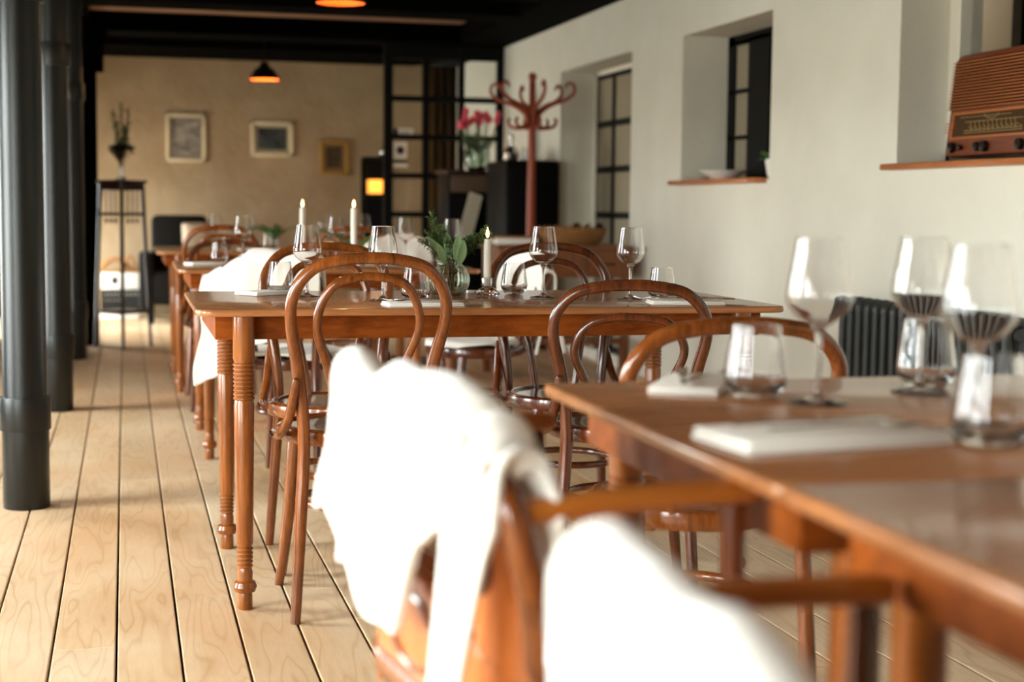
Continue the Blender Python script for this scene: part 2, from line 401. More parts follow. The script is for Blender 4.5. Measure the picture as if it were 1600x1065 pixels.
# ---- glazed partition
PY = 12.4
r = sroot('wall_glazed')
f = MB()
for x, wd in ((2.045, .07), (2.365, .045), (2.665, .045), (2.985, .07)): f.box(x, x+wd, PY-.03, PY+.03, 0, 2.31)
for z in (2.2, 1.858, 1.548, 1.235, .92, .6, .0): f.box(2.05, XR, PY-.025, PY+.025, z, z+.045 if z < 2.1 else 2.31)
struct('window_frame', f, 'black', r)
struct('window_pane', MB().box(2.06, XR-.01, PY-.003, PY+.003, .02, 2.22), 'pane', r)
def card(label, x0, x1, z0, z1, marks):
    t = thing('notice_card', label, 'sign', (0, PY-.012, 0))
    obj('card', MB().box(x0, x1, -.003, .003, z0, z1), 'linen', t, False)
    for (mn, mm, mb) in marks: obj(mn, mb, mm, t, False)
dk = mat('dark_print', S(48, 42, 40), .8)
nv = mat('navy_print', S(24, 30, 50), .8)
card('small white card beside a dark square, upper one on the glass partition', 2.165, 2.285, 1.585, 1.64,
     [('dark_square', nv, MB().box(2.125, 2.16, -.004, .002, 1.578, 1.635)), ('line', dk, MB().box(2.18, 2.27, -.0045, -.003, 1.617, 1.622).box(2.18, 2.25, -.0045, -.003, 1.6, 1.605))])
card('white square notice with a dark round emblem on the glass partition', 2.125, 2.235, 1.395, 1.53,
     [('emblem', dk, MB().lathe([(.034, -.0045), (.034, -.003)], seg=24))])
em = [o for o in bpy.data.objects if o.name.startswith('emblem')][0]
em.rotation_euler = (PI/2, 0, 0); em.location = (2.18, -.0075, 1.462)
card('narrow white strip under a dark bar, lowest notice on the glass partition', 2.125, 2.24, 1.325, 1.352,
     [('dark_bar', nv, MB().box(2.125, 2.235, -.004, .002, 1.362, 1.377))])

# ================================================================ PENDANTS
def make_pendant():
    t = thing('pendant_lamp', '', 'lamp', (0, 0, 0), 0, 'black pendant lamps in a row under the beams')
    obj('shade', MB().lathe([(.118, 0), (.119, .006), (.075, .075), (.04, .10), (.03, .13), (.02, .135)], seg=40, cap=(False, True)), 'black', t)
    ln = obj('shade_lining', MB().lathe([(.116, .002), (.072, .073), (.03, .1)], seg=40, cap=(False, True)), 'copper', t)
    obj('bulb', MB().lathe([(.004, .028), (.024, .036), (.03, .056), (.022, .08), (.012, .1)], seg=20), 'bulb', t)
    obj('cable', MB().tube([(0, 0, .13), (0, 0, .33)], .004, 8, spline=False), 'black', t)
    return t
pen = make_pendant()
PL = [(1.06, 12.1, 'black pendant lamp with glowing copper lining, in front of the far wall'),
      (1.01, 7.40, 'black pendant lamp cut by the top edge, copper lining glowing')]
for i, (x, y, lab) in enumerate(PL):
    if i == 0: o = pen; o.location = (x, y, 1.975); o['label'] = lab
    else: o = copy_tree(pen, (x, y, 1.975), 0, lab)
    lamp('pendant_bulb_light', (x, y, 2.0), 20 if i == 0 else 5, (1, .55, .25), .03)

# ================================================================ FAR WALL ITEMS
def picture(x0, x1, z0, z1, fr, mount, art, lab, fw_=.03):
    t = thing('framed_picture', lab, 'picture', (0, YF, 0), 0, 'framed pictures on the far wall')
    f = MB()
    f.box(x0, x1, -.03, 0, z1-fw_, z1, .004).box(x0, x1, -.03, 0, z0, z0+fw_, .004).box(x0, x0+fw_, -.03, 0, z0, z1, .004).box(x1-fw_, x1, -.03, 0, z0, z1, .004)
    obj('frame', f, fr, t); obj('mount', MB().box(x0+.02, x1-.02, -.012, -.002, z0+.02, z1-.02), mount, t, False)
    a = mat('faded_print', art[0], .6, .3); v = coords(a, (1, 1, 1.6)); n = nz(a, v, art[2], 3, .6, .8); basecol(a, ramp(a, n, [(.38, art[0]), (.6, art[1])]))
    m_ = art[3]
    obj('print', MB().box(x0+fw_+m_, x1-fw_-m_, -.015, -.012, z0+fw_+m_*1.2, z1-fw_-m_), a, t, False)
    g = mat('picture_glass', (.9, .9, .9, 1), .03, trans=1, ior=1.1)
    obj('glass', MB().box(x0+.02, x1-.02, -.022, -.019, z0+.02, z1-.02), g, t, False)
cm = mat('cream_frame', S(206, 192, 160), .5); mt = mat('greyish_mount', S(170, 156, 140), .8); mt2 = mat('tan_mount', S(150, 118, 78), .8)
picture(.365, .715, 1.385, 1.815, cm, mt, (S(112, 104, 98), S(206, 194, 178), 6, .03), 'tall cream-framed faded print, leftmost picture on the far wall')
picture(1.12, 1.50, 1.445, 1.765, cm, cm, (S(22, 24, 26), S(92, 96, 96), 6, .03), 'wide framed dark landscape photo in the middle of the far wall')
picture(1.745, 2.01, 1.285, 1.61, 'brass', mt2, (S(60, 48, 36), S(96, 80, 58), 9, .035), 'small gold-framed dark picture, rightmost on the far wall')
# dark armchair with cushion
t = thing('armchair', 'low black upholstered armchair against the far wall', 'armchair', (.46, 13.45, 0))
obj('back', MB().box(-.24, .24, .16, .34, .25, .91, .05), 'blacktex', t)
obj('seat', MB().box(-.26, .26, -.3, .2, .16, .44, .05), 'blacktex', t)
for s in (-1, 1): obj('arm', MB().box(s*.29-.06, s*.29+.06, -.3, .3, .1, .6, .04), 'blacktex', t)
for sx in (-1, 1):
    for sy in (-.24, .24): obj('leg', MB().box(sx*.25-.02, sx*.25+.02, sy-.02, sy+.02, 0, .17), 'blackwood', t)
def cushion(mb, w_, h_, d_):
    def fn(u, v, s):
        a, b = u*2-1, v*2-1; th_ = d_*(max(0, (1-a**4)*(1-b**4)))**.5
        return Vector((a*w_*(1-.08*(1-abs(b))**2*0), s*th_, b*h_))
    for s in (-1, 1): mb.grid(lambda u, v: fn(u, v, s), 14, 14)
    bmesh.ops.remove_doubles(mb.bm, verts=mb.bm.verts, dist=.0008); return mb
o = obj('cushion', cushion(MB(), .125, .13, .06), 'cushion'); o.location = (.60, 13.48, .72); o.rotation_euler = (-.25, .0, .15)
o.location.y = 13.53; o['label'] = 'taupe square cushion leaning on the black armchair'; o['category'] = 'cushion'
# plant stand
t = thing('plant_stand', 'tall dark mahogany plant stand with hanging wooden drops', 'plant stand', (-.022, 11.1, 0), math.radians(45))
obj('top', MB().box(-.125, .125, -.125, .125, 1.15, 1.172, .004), 'darkwood', t)
for sx in (-1, 1):
    for sy in (-1, 1):
        obj('leg', MB().tube([(sx*.135, sy*.135, 0), (sx*.125, sy*.125, .3), (sx*.10, sy*.10, 1.155)], [.011, .013, .015], 8, spline=False), 'darkwood', t)
rl = MB()
for s in (-1, 1):
    rl.box(-.1, .1, s*.104-.008, s*.104+.008, .925, .945).box(s*.104-.008, s*.104+.008, -.1, .1, .925, .945)
    rl.box(-.1, .1, s*.1-.008, s*.1+.008, 1.1, 1.15).box(s*.1-.008, s*.1+.008, -.1, .1, 1.1, 1.15)
obj('rail', rl, 'darkwood', t)
obj('shelf', MB().box(-.12, .12, -.12, .12, .24, .262, .004), 'darkwood', t)
for s in (-1, 1):
    for q in (-.045, 0, .045):
        obj('spindle', MB().tube([(q, s*.104, .94), (q, s*.104, 1.11)], .006, 6, spline=False), 'darkwood', t)
        obj('spindle', MB().tube([(s*.104, q, .94), (s*.104, q, 1.11)], .006, 6, spline=False), 'darkwood', t)
        for (px, py) in ((q, s*.104), (s*.104, q)):
            obj('drop', MB().lathe([(.002, .925), (.004, .905), (.011, .895), (.012, .882), (.004, .87)], (px, py, 0), 10), 'darkwood', t)
# silver footed vase
t = thing('footed_vase', 'silver footed vase on the tall plant stand', 'vase', (-.022, 11.1, 1.172))
obj('bowl', MB().lathe([(.045, 0), (.045, .006), (.016, .02), (.012, .08), (.02, .12), (.05, .165), (.082, .20), (.086, .204), (.075, .197), (.045, .165), (.01, .13)], seg=32, cap=(True, True)), 'silver', t)
def sprig_leaves(mb, mbs, base, tip, n, ll, lw, spread=1.0, stem_r=.002):
    b, tp_ = Vector(base), Vector(tip); d = tp_-b
    mid = b+d*.5+Vector((random.uniform(-1, 1), random.uniform(-1, 1), 0))*d.length*.06
    pts = [b, mid, tp_]; mbs.tube(pts, [stem_r, stem_r*.8, stem_r*.4], 6, sub=4)
    for i in range(n):
        q = i/n; q = .15+.85*q
        p = b*(1-q)**2+mid*2*q*(1-q)+tp_*q*q
        a = random.random()*2*PI; dv = Vector((math.cos(a)*spread, math.sin(a)*spread, .5+random.random()*.6))+d.normalized()*.6
        mb.leaf(p, dv, (random.uniform(-1, 1), random.uniform(-1, 1), 1), ll*random.uniform(.7, 1.1), lw*random.uniform(.7, 1.1), .2, 3)
t = thing('dried_arrangement', 'dark foliage with three upright green stems in the silver footed vase', 'plant', (-.022, 11.1, 1.35))
lf, st, dkf = MB(), MB(), MB()
for (x, h) in ((-.055, .30), (.003, .35), (.055, .32), (.03, .2), (-.02, .22)):
    sprig_leaves(lf, st, (x*.3, 0, -.02), (x, random.uniform(-.03, .03), h), 34, .035, .009, 1.0, .003)
for i in range(150):
    a = random.random()*2*PI; r_ = random.uniform(.02, .10)
    dkf.leaf((math.cos(a)*r_*.5, math.sin(a)*r_*.5, .02+random.random()*.04), (math.cos(a), math.sin(a), random.uniform(-.1, .7)), (0, 0, 1), .06, .014, .3, 3)
obj('upright_stems', st, 'stem', t); obj('stem_leaves', lf, mat('olive_leaf', S(96, 98, 62), .7), t, solid=.0006); obj('dark_foliage', dkf, mat('blackish_foliage', S(26, 28, 22), .8), t, solid=.0006)
# things on the floor behind the stand
t = thing('low_bench', 'low white plinth on the floor by the far wall', 'plinth', (-.05, 13.85, 0))
obj('body', MB().box(-.19, .16, -.1, .12, 0, .075, .008), 'china', t); 
t = thing('black_crate', 'black slatted crate with pale markings behind the plant stand', 'crate', (-.04, 13.85, .075))
cr = MB()
for z in (0, .065, .13): cr.box(-.17, .17, -.12, -.105, z, z+.055).box(-.17, .17, .105, .12, z, z+.055)
cr.box(-.17, -.155, -.12, .12, 0, .185).box(.155, .17, -.12, .12, 0, .185).box(-.17, .17, -.12, .12, 0, .01)
obj('body', cr, 'cast', t, False)
mk = MB()
for q in range(9): mk.box(-.14+q*.033, -.14+q*.033+.02, -.1225, -.12, .135, .155)
for q in range(6): mk.box(-.14+q*.03, -.14+q*.03+.018, -.1225, -.12, .09, .10)
obj('markings', mk, mat('pale_markings', S(120, 118, 110), .7), t, False)
t = thing('white_box', 'white box with a black square on the black crate', 'box', (-.04, 13.85, .26))
obj('body', MB().box(-.165, .17, -.11, .11, 0, .145, .006), 'china', t)
obj('black_square', MB().box(-.08, -.03, -.113, -.109, .05, .11), 'cast', t, False)
t = thing('wicker_bundle', 'tan curled wicker pieces lying on the white box', 'wicker', (-.04, 13.85, .405))
wk = MB()
wk.tube([(-.17, 0, .03), (-.1, 0, .1), (-.02, 0, .11), (.06, 0, .05), (.15, 0, .02)], .02, 8)
wk.tube([(.02, -.04, .03), (.05, -.04, .12), (.09, -.04, .13), (.12, -.04, .04)], .014, 8)
wk.tube([(-.16, -.02, .015), (.15, -.03, .015)], .016, 8, spline=False)
obj('wicker', wk, 'wicker', t)
# shelf with lamp
t = thing('shelf_rack', 'dark narrow shelf rack beside the glass partition', 'shelf', (2.21, 13.85, 0))
rk = MB()
for sx in (-.115, .1):
    for sy in (-.12, .1): rk.box(sx, sx+.02, sy, sy+.02, 0, 1.45)
obj('frame', rk, 'blackwood', t, False)
for z in (.25, .65, 1.08, 1.43): obj('shelf', MB().box(-.115, .12, -.12, .12, z, z+.018), 'blackwood', t, False)
obj('back', MB().box(-.115, .12, .1, .12, .25, 1.43), 'blackwood', t, False)
t = thing('table_lamp', 'small lit amber cube lamp on the dark shelf rack', 'lamp', (2.195, 13.8, 1.098))
obj('base', MB().box(-.03, .03, -.03, .03, 0, .02), 'black', t); obj('lamp_shade', MB().box(-.065, .065, -.065, .065, .02, .145, .008), 'shade', t)
lamp('shelf_lamp_light', (2.19, 13.66, 1.2), 1.5, (1, .5, .18), .05)
o = obj('small_plant_pot', MB().lathe([(.02, 0), (.03, .01), (.035, .06), (.03, .07)], seg=16), 'silver'); o.location = (2.27, 13.8, 1.448)
o['label'] = 'dark little pot on top of the narrow shelf rack'; o['category'] = 'pot'
# ---- piano, cabinet, tulips
t = thing('upright_piano', 'black upright piano standing before the glass partition', 'piano', (2.6, 11.55, 0))
obj('body', MB().box(-.22, .3, -.12, .3, 0, 1.26, .01), 'blackwood', t)
obj('lid', MB().box(-.24, .3, -.16, .31, 1.262, 1.288, .005), 'darkwood', t)
obj('panel', MB().box(-.2, .12, -.135, -.12, 1.12, 1.25, .005), mat('brown_panel', S(92, 70, 54), .5), t)
obj('keyboard', MB().box(-.22, .3, -.3, -.12, .66, .76, .01), 'blackwood', t)
t = thing('sheet_music', 'tall pale printed sheet leaning on the piano', 'paper', (2.56, 11.28, .77))
obj('sheet', MB().box(-.05, .055, -.004, .004, 0, .36), mat('pale_paper', S(206, 196, 170), .8), t, False)
lns = MB()
for q in range(14): lns.box(-.04, .045, -.0055, -.004, .03+q*.023, .034+q*.023)
obj('lines', lns, mat('grey_print', S(150, 140, 120), .8), t, False)
t.rotation_euler = (math.radians(-12), math.radians(17), 0); t.location.x = 2.475
t = thing('tall_cabinet', 'black rounded cabinet standing between coat stand and doorway', 'cabinet', (2.81, 10.85, 0))
obj('body', MB().box(-.2, .2, -.3, .3, 0, 1.345, .03), 'blackwood', t)
obj('door', MB().box(-.17, .17, -.308, -.3, .08, 1.28, .003), 'blackwood', t)
# tulips
t = thing('glass_vase', 'bulky green glass vase holding tulips on the piano', 'vase', (2.62, 11.5, 1.288))
obj('bowl', MB().lathe([(.06, 0), (.085, .02), (.1, .08), (.1, .14), (.08, .19), (.075, .2), (.072, .2), (.077, .188), (.095, .14), (.095, .08), (.08, .025), (.01, .015)], seg=32, cap=(True, True)), 'glass_green', t)
t = thing('tulip_bouquet', 'bunch of pink tulips with green leaves in the green vase', 'flowers', (2.62, 11.5, 1.31))
st, pl, lf = MB(), MB(), MB()
for i in range(20):
    a = random.random()*2*PI; r_ = random.uniform(.03, .19); h = random.uniform(.32, .43)-r_*.25
    tip = Vector((math.cos(a)*r_, math.sin(a)*r_*.7, h)); b = Vector((math.cos(a)*.03, math.sin(a)*.03, 0))
    st.tube([b, b*.3+Vector((tip.x*.6, tip.y*.6, .18)), tip], .004, 6, sub=4)
    hd = MB(); rm = Matrix.Translation(tip) @ Matrix.Rotation(random.uniform(-.3, .3), 4, 'X')
    n0 = len(pl.bm.verts); pl.bm.verts.ensure_lookup_table()
    pl.lathe([(.004, -.01), (.019, .005), (.024, .022), (.02, .04), (.012, .052)], tuple(tip), 10, (True, True), flute=(3, .12))
for i in range(60):
    a = random.random()*2*PI; r_ = random.uniform(.0, .07)
    lf.leaf((math.cos(a)*r_*.4, math.sin(a)*r_*.4, .1+random.random()*.1), (math.cos(a)*1.0, math.sin(a)*1.0, 1), (0, 0, 1), random.uniform(.08, .17), .009, .5, 4)
obj('stems', st, 'stem', t); obj('petals', pl, 'pink', t); obj('leaves', lf, mat('tulip_leaf', S(50, 74, 34), .6), t, solid=.0008)
# little things on the cabinet
t = thing('glass_decanter', 'round glass decanter with bright stopper on the black cabinet', 'decanter', (2.70, 10.75, 1.345))
obj('body', MB().lathe([(.02, 0), (.05, .01), (.06, .05), (.04, .09), (.012, .11), (.012, .15), (.02, .155), (.022, .175), (.01, .19)], seg=24), 'silver', t)
t = thing('white_flower_pot', 'white ball-shaped pot on the black cabinet', 'pot', (2.81, 10.7, 1.345))
obj('body', MB().lathe([(.03, 0), (.05, .02), (.055, .05), (.045, .085), (.035, .09)], seg=24), 'china', t)
o = obj('folded_card', MB().box(-.05, .05, -.03, .03, 0, .03, .004), 'linen'); o.location = (2.77, 11.41, 1.288); o['label'] = 'white folded card on the piano right of the tulip vase'; o['category'] = 'card'
# ---- coat stand
t = thing('coat_stand', 'reddish bentwood coat stand with curled hooks before the doorway', 'coat stand', (2.68, 10.1, 0))
obj('pole', MB().lathe([(.03, .02), (.032, .5), (.03, 1.0), (.026, 1.5), (.022, 1.85), (.018, 1.86), (.026, 1.875), (.03, 1.893), (.022, 1.912), (.004, 1.92)], seg=20), 'coatwood', t)
for i in range(6):
    a = i*PI/3+.55; c_, s_ = math.cos(a), math.sin(a); Q = lambda rr, z: (c_*rr, s_*rr, z)
    obj('upper_hook', MB().tube([Q(.03, 1.55), Q(.05, 1.64), Q(.13, 1.70), Q(.22, 1.73), Q(.285, 1.775), Q(.285, 1.83), Q(.25, 1.845), Q(.225, 1.815)], [.016, .015, .014, .013, .012, .011, .01, .009], 10), 'coatwood', t)
for i in range(6):
    a = i*PI/3+.6; c_, s_ = math.cos(a), math.sin(a); Q = lambda rr, z: (c_*rr, s_*rr, z)
    obj('lower_hook', MB().tube([Q(.02, 1.62), Q(.05, 1.56), Q(.10, 1.545), Q(.15, 1.56), Q(.165, 1.595), Q(.15, 1.61)], [.013, .013, .012, .011, .01, .009], 10), 'coatwood', t)
for i in range(4):
    a = i*PI/2+.4; c_, s_ = math.cos(a), math.sin(a)
    obj('foot', MB().tube([(c_*.03, s_*.03, .45), (c_*.1, s_*.1, .3), (c_*.2, s_*.2, .12), (c_*.24, s_*.24, .015)], .014, 10), 'coatwood', t)
# ---- sideboard with basket and tray
t = thing('sideboard', 'brown wooden console table with drawers against the right wall', 'sideboard', (2.53, 8.95, 0))
obj('top', MB().box(-.42, .42, -.26, .26, .765, .79, .005), 'side', t)
obj('body', MB().box(-.40, .40, -.235, .24, .6, .765), 'side', t, False)
for s in (-1, 0, 1):
    d = obj('drawer', MB().box(s*.26-.12, s*.26+.12, -.243, -.235, .62, .75, .003), 'side', t)
    obj('handle', MB().tube([(s*.26-.04, -.243, .68), (s*.26-.035, -.262, .68), (s*.26+.035, -.262, .68), (s*.26+.04, -.243, .68)], .005, 8, spline=False), 'black', d)
for sx in (-1, 1):
    for sy in (-1, 1): obj('leg', MB().box(sx*.375-.025, sx*.375+.025, sy*.21-.025, sy*.21+.025, 0, .6, .004), 'side', t)
obj('stretcher', MB().box(-.37, .37, -.215, -.195, .2, .235), 'side', t); obj('shelf', MB().box(-.37, .37, -.19, .2, .2, .215), 'side', t)
t = thing('wicker_basket', 'long low wicker basket on the console table', 'basket', (2.62, 8.93, .79))
bk = MB().lathe([(.7, 0), (.85, .02), (1, .09), (1.03, .1), (.97, .095), (.8, .03), (.1, .02)], seg=40)
for v in bk.bm.verts: v.co.x *= .225; v.co.y *= .13
for i in range(260):
    a = random.random()*2*PI; q = random.random()**.5
    p = Vector((math.cos(a)*q*.2, math.sin(a)*q*.11, .06)); bk.tube([p, p+Vector((random.uniform(-.05, .05), random.uniform(-.05, .05), random.uniform(.0, .06)))], .003, 4, spline=False)
obj('wicker', bk, 'wicker', t)
for q, (x, y, c) in enumerate([(.12, .03, 'silver'), (.03, -.02, 'knob'), (.17, -.03, 'knob')]):
    o = obj('ornament_ball', MB().lathe([(.002, -.03), (.02, -.024), (.03, 0), (.02, .024), (.002, .03)], seg=20), c); o.location = (2.62+x, 8.93+y, .895)
    o['label'] = ['shiny silver ball lying on the wicker basket', 'small dark ball in the middle of the wicker basket', 'dark ball at the right end of the wicker basket'][q]; o['category'] = 'ornament'
t = thing('serving_tray', 'long pale tray on the left end of the console table', 'tray', (2.25, 8.9, .79))
obj('body', MB().box(-.12, .12, -.09, .09, 0, .04, .012), 'china', t)
obj('filling', MB().box(-.1, .1, -.07, .07, .04, .052, .006), 'wicker', t)
# ---- radiator
t = thing('radiator', 'charcoal cast column radiator under the radio window', 'radiator', (XR-.1, 0, 0))
for i in range(18):
    y = 5.84-i*.072
    s_ = MB()
    for xx in (-.035, .035): s_.tube([(xx, y, .11), (xx, y, .61)], .019, 10, spline=False)
    s_.tube([(-.035, y, .61), (-.03, y, .632), (0, y, .642), (.03, y, .632), (.035, y, .61)], .021, 10)
    s_.tube([(-.035, y, .12), (0, y, .1), (.035, y, .12)], .021, 10)
    s_.tube([(0, y-.036, .6), (0, y+.036, .6)], .024, 10, spline=False).tube([(0, y-.036, .13), (0, y+.036, .13)], .024, 10, spline=False)
    obj('section', s_, 'radiator', t)
for y in (5.6, 4.8): obj('foot', MB().box(-.05, .05, y-.02, y+.02, 0, .12), 'radiator', t)
# ---- bowls on sill 1
zs = 1.171
for (x, y, r_, h, lab) in ((3.1, 8.02, .10, .022, 'flat white dish at the far end of the small window sill'), (3.11, 7.72, .13, .05, 'wide white bowl in the middle of the small window sill')):
    o = obj('bowl', MB().lathe([(r_*.4, 0), (r_*.45, .004), (r_*.8, h*.6), (r_, h), (r_*.97, h), (r_*.75, h*.6), (r_*.4, .008)], seg=36), 'china'); o.location = (x, y, zs); o['label'] = lab; o['category'] = 'bowl'
t = thing('potted_plant', 'white pot with a small green plant at the near end of the small sill', 'plant', (3.2, 7.22, zs))
obj('pot', MB().lathe([(.04, 0), (.05, .02), (.062, .09), (.055, .1)], seg=24), 'china', t)
lf = MB()
for i in range(60):
    a = random.random()*2*PI; lf.leaf((math.cos(a)*.03, math.sin(a)*.03, .09), (math.cos(a), math.sin(a), random.uniform(.2, 1.6)), (0, 0, 1), .07, .014, .3, 3)
obj('foliage', lf, 'leafg', t, solid=.0006)
# ---- radio
t = thing('vintage_radio', 'walnut vintage radio with ribbed grille and dial on the window sill', 'radio', (3.1, 4.765, 1.207))
def tx(x, y, z):   # front leans back a little, side edge tapers
    return Vector((x+z*.06, y-(z*.10 if y > .5 else 0), z))
def rbox(x0, x1, y0, y1, z0, z1, bev=.0):
    mb = MB().box(x0, x1, y0, y1, z0, z1, bev)
    for v in mb.bm.verts: v.co = tx(*v.co)
    return mb
LY = .665
obj('cabinet', rbox(.0, .19, 0, LY, .018, .41, .022), 'radw', t)
obj('base', rbox(.012, .18, .02, LY-.03, 0, .02, .002), 'knob', t)
obj('grille_cloth', rbox(-.003, .002, .03, LY-.012, .198, .385), 'cloth', t, False)
gs = MB()
for i in range(16):
    z = .2+i*.0117; gs.box(-.009, .0, .02, LY-.004, z, z+.0046, .001)
for v in gs.bm.verts: v.co = tx(*v.co)
obj('grille_slats', gs, 'radslat', t)
gs = MB()
for i in range(4): gs.box(-.006, .0, LY-.048, LY+.0, .112+i*.011, .116+i*.011, .001)
for v in gs.bm.verts: v.co = tx(*v.co)
obj('side_slats', gs, 'radslat', t)
fr = MB().box(-.012, 0, .08, LY-.055, .178, .188, .002).box(-.012, 0, .08, LY-.055, .085, .094, .002).box(-.012, 0, LY-.064, LY-.055, .085, .188, .002).box(-.012, 0, .08, .089, .085, .188, .002)
for v in fr.bm.verts: v.co = tx(*v.co)
obj('dial_frame', fr, 'radslat', t)
dl = obj('dial', rbox(-.003, .001, .088, LY-.064, .094, .178), 'dial', t, False)
ink = MB()
for zz in (.106, .115, .148): ink.box(-.0042, -.003, .12, LY-.14, zz, zz+.0014)
ink.box(-.0042, -.003, .2, LY-.1, .166, .1672)
for i in range(11):
    y = .16+i*.03; ink.tube([(-.0036, y, .113), (-.0036, y+.012, .147)], .0009, 4, spline=False)
ink.tube([(-.0036, .33+.05*math.cos(a*.3), .176-.02*math.sin(a*.3)) for a in range(11)], .0008, 4, spline=False)
for i in range(30): ink.box(-.0042, -.003, .13+i*.012, .13+i*.012+.004, .1195+.004*(i % 3), .122+.004*(i % 3))
for v in ink.bm.verts: v.co = tx(*v.co)
obj('dial_markings', ink, 'dialink', dl, False)
for (y, z, r_) in ((LY-.075, .055, .021), (LY-.135, .053, .010), (LY-.262, .053, .018), (LY-.312, .053, .021), (.12, .053, .021)):
    kb = MB().lathe([(r_*.75, 0), (r_*.75, .004), (r_, .006), (r_*.92, .02), (r_*.3, .022)], seg=28, flute=(14, .03))
    o = obj('knob', kb, 'knob', t); o.rotation_euler = (0, -PI/2, 0); o.location = tx(0, y, z)
ub = obj('antenna_plug', MB().box(.05, .09, LY+.005, LY+.022, .09, .15, .003), 'knob', t)
obj('cord', MB().tube([(.08, LY, .1), (.09, LY+.035, .06), (.08, LY+.035, .02), (.06, LY+.01, .002)], .004, 8), 'whiteframe', t)

# ================================================================ TABLES
def leg_profile(z1, ribs):
    p = [(.017, 0), (.019, .004), (.0185, .035), (.017, .042), (.026, .046), (.030, .058), (.026, .070), (.019, .074), (.0195, .095)]
    def rib(za, zb, r0_, r1_, n):
        for i in range(n):
            q = (zb-za)/n; z = za+i*q; r_ = r0_+(r1_-r0_)*i/n
            p.extend([(r_-.0034, z+q*.1), (r_, z+q*.34), (r_, z+q*.78), (r_-.0034, z+q*.98)])
    rib(.105, .16, .0200, .0208, 5)
    p.append((.021, .17)); p.append((.0255, ribs[0]-.01))
    rib(ribs[0], ribs[1], .0265, .0275, ribs[2])
    p.append((.0272, min(z1, ribs[1]+.012))); 
    if z1 > ribs[1]+.03: p.append((.0268, z1))
    return p
TABLES = []
def table(x0, x1, y0, y1, lab, flip=False, cr=.045, grp='walnut tables set for dinner'):
    cx, cy = (x0+x1)/2, (y0+y1)/2; w2, d2 = (x1-x0)/2, (y1-y0)/2
    t = thing('dining_table', lab, 'table', (cx, cy, 0), PI if flip else 0, grp)
    tb = MB().box(-w2, w2, -d2, d2, .742, .76, 0)
    ve = [e for e in tb.bm.edges if abs((e.verts[0].co-e.verts[1].co).z) > .01]
    bmesh.ops.bevel(tb.bm, geom=ve, offset=cr, segments=6, affect='EDGES', profile=.5)
    he = [e for e in tb.bm.edges if len(e.link_faces) == 2 and abs(e.link_faces[0].normal.z-e.link_faces[1].normal.z) > .5]
    bmesh.ops.bevel(tb.bm, geom=he, offset=.006, segments=3, affect='EDGES', profile=.5)
    obj('tabletop', tb, 'table', t, angle=50)
    a = MB(); ax, ay0, ay1 = w2-.05, -d2+.075, d2-.05
    a.box(-ax, ax, ay0, ay0+.02, .68, .7415).box(-ax, ax, ay1-.02, ay1, .68, .7415).box(-ax, -ax+.02, ay0+.02, ay1-.02, .68, .7415).box(ax-.02, ax, ay0+.02, ay1-.02, .68, .7415)
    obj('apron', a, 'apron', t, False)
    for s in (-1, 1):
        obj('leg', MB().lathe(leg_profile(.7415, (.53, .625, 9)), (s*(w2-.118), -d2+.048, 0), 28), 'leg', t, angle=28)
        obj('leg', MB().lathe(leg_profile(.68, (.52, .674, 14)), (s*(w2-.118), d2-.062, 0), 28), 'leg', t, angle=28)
    return t
table(.165, 1.725, 3.79, 4.60, 'walnut table in focus with herb vase and candle')
table(.20, 1.42, 6.12, 7.03, 'walnut table behind the focused one, two tall candles on it')
table(.16, 1.6, 8.35, 9.40, 'farthest walnut table, before the black armchair')
table(.595, 2.15, 1.325, 2.17, 'blurred walnut table at the right, large wine glasses and white napkins on it', True, .018)
table(.596, 2.15, .42, 1.3225, 'blurred walnut table pushed against its twin at the right edge', False, .018)

# ================================================================ CHAIRS
def hoop_pts(w_base, w_mid, w_top, zt, y0, y1, yt, z_floor=0, foot=None):
    zs = .45; P = []
    half = []
    if foot: half += [(foot[0], foot[1], 0), ((foot[0]+w_base)/2-.002, (foot[1]+y0)/2+.004, .24)]
    half += [(w_base, y0, zs), (w_base+(w_mid-w_base)*.42, y0-.012, zs+(zt-zs)*.38), (w_mid, (y0*.4+yt*.6), zs+(zt-zs)*.66), (w_mid*.955, yt*.8+y0*.2, zs+(zt-zs)*.82), (w_mid*.72, yt*.93+y0*.07, zs+(zt-zs)*.945), (w_mid*.36, yt, zs+(zt-zs)*.99)]
    return [(-x, y, z) for x, y, z in half]+[(0, yt, zt)]+[(x, y, z) for x, y, z in half[::-1]]
def seat_parts(t, wm, sm, rr=.2):
    def sc(mb, k=1):
        for v in mb.bm.verts:
            v.co.x *= 1.0; v.co.y *= 1.02
            if v.co.y < 0: v.co.x *= 1-.12*(-v.co.y/rr)
        return mb
    obj('seat', sc(MB().lathe([(rr-.03, .425), (rr-.008, .424), (rr-.001, .432), (rr, .445), (rr-.002, .458), (rr-.01, .464), (rr-.022, .464), (rr-.032, .458)], seg=56, closed=True)), wm, t)
    obj('seat_panel', sc(MB().lathe([(rr-.024, .447), (rr-.024, .4565), (rr-.04, .458), (rr*.5, .4545), (.01, .4535)], seg=48)), sm, t)
    for s in (-1, 1):
        obj('leg', MB().tube([(s*.135, .125, .428), (s*.15, .148, .25), (s*.165, .168, .1), (s*.178, .185, 0)], [.018, .017, .015, .012], 14), wm, t)
    obj('stretcher', MB().tube([(math.cos(a)*.142*(1-.1*(math.sin(a) < 0)), math.sin(a)*.145, .262) for a in [i*PI/8 for i in range(16)]], .0105, 10, closed=True, sub=3), wm, t)
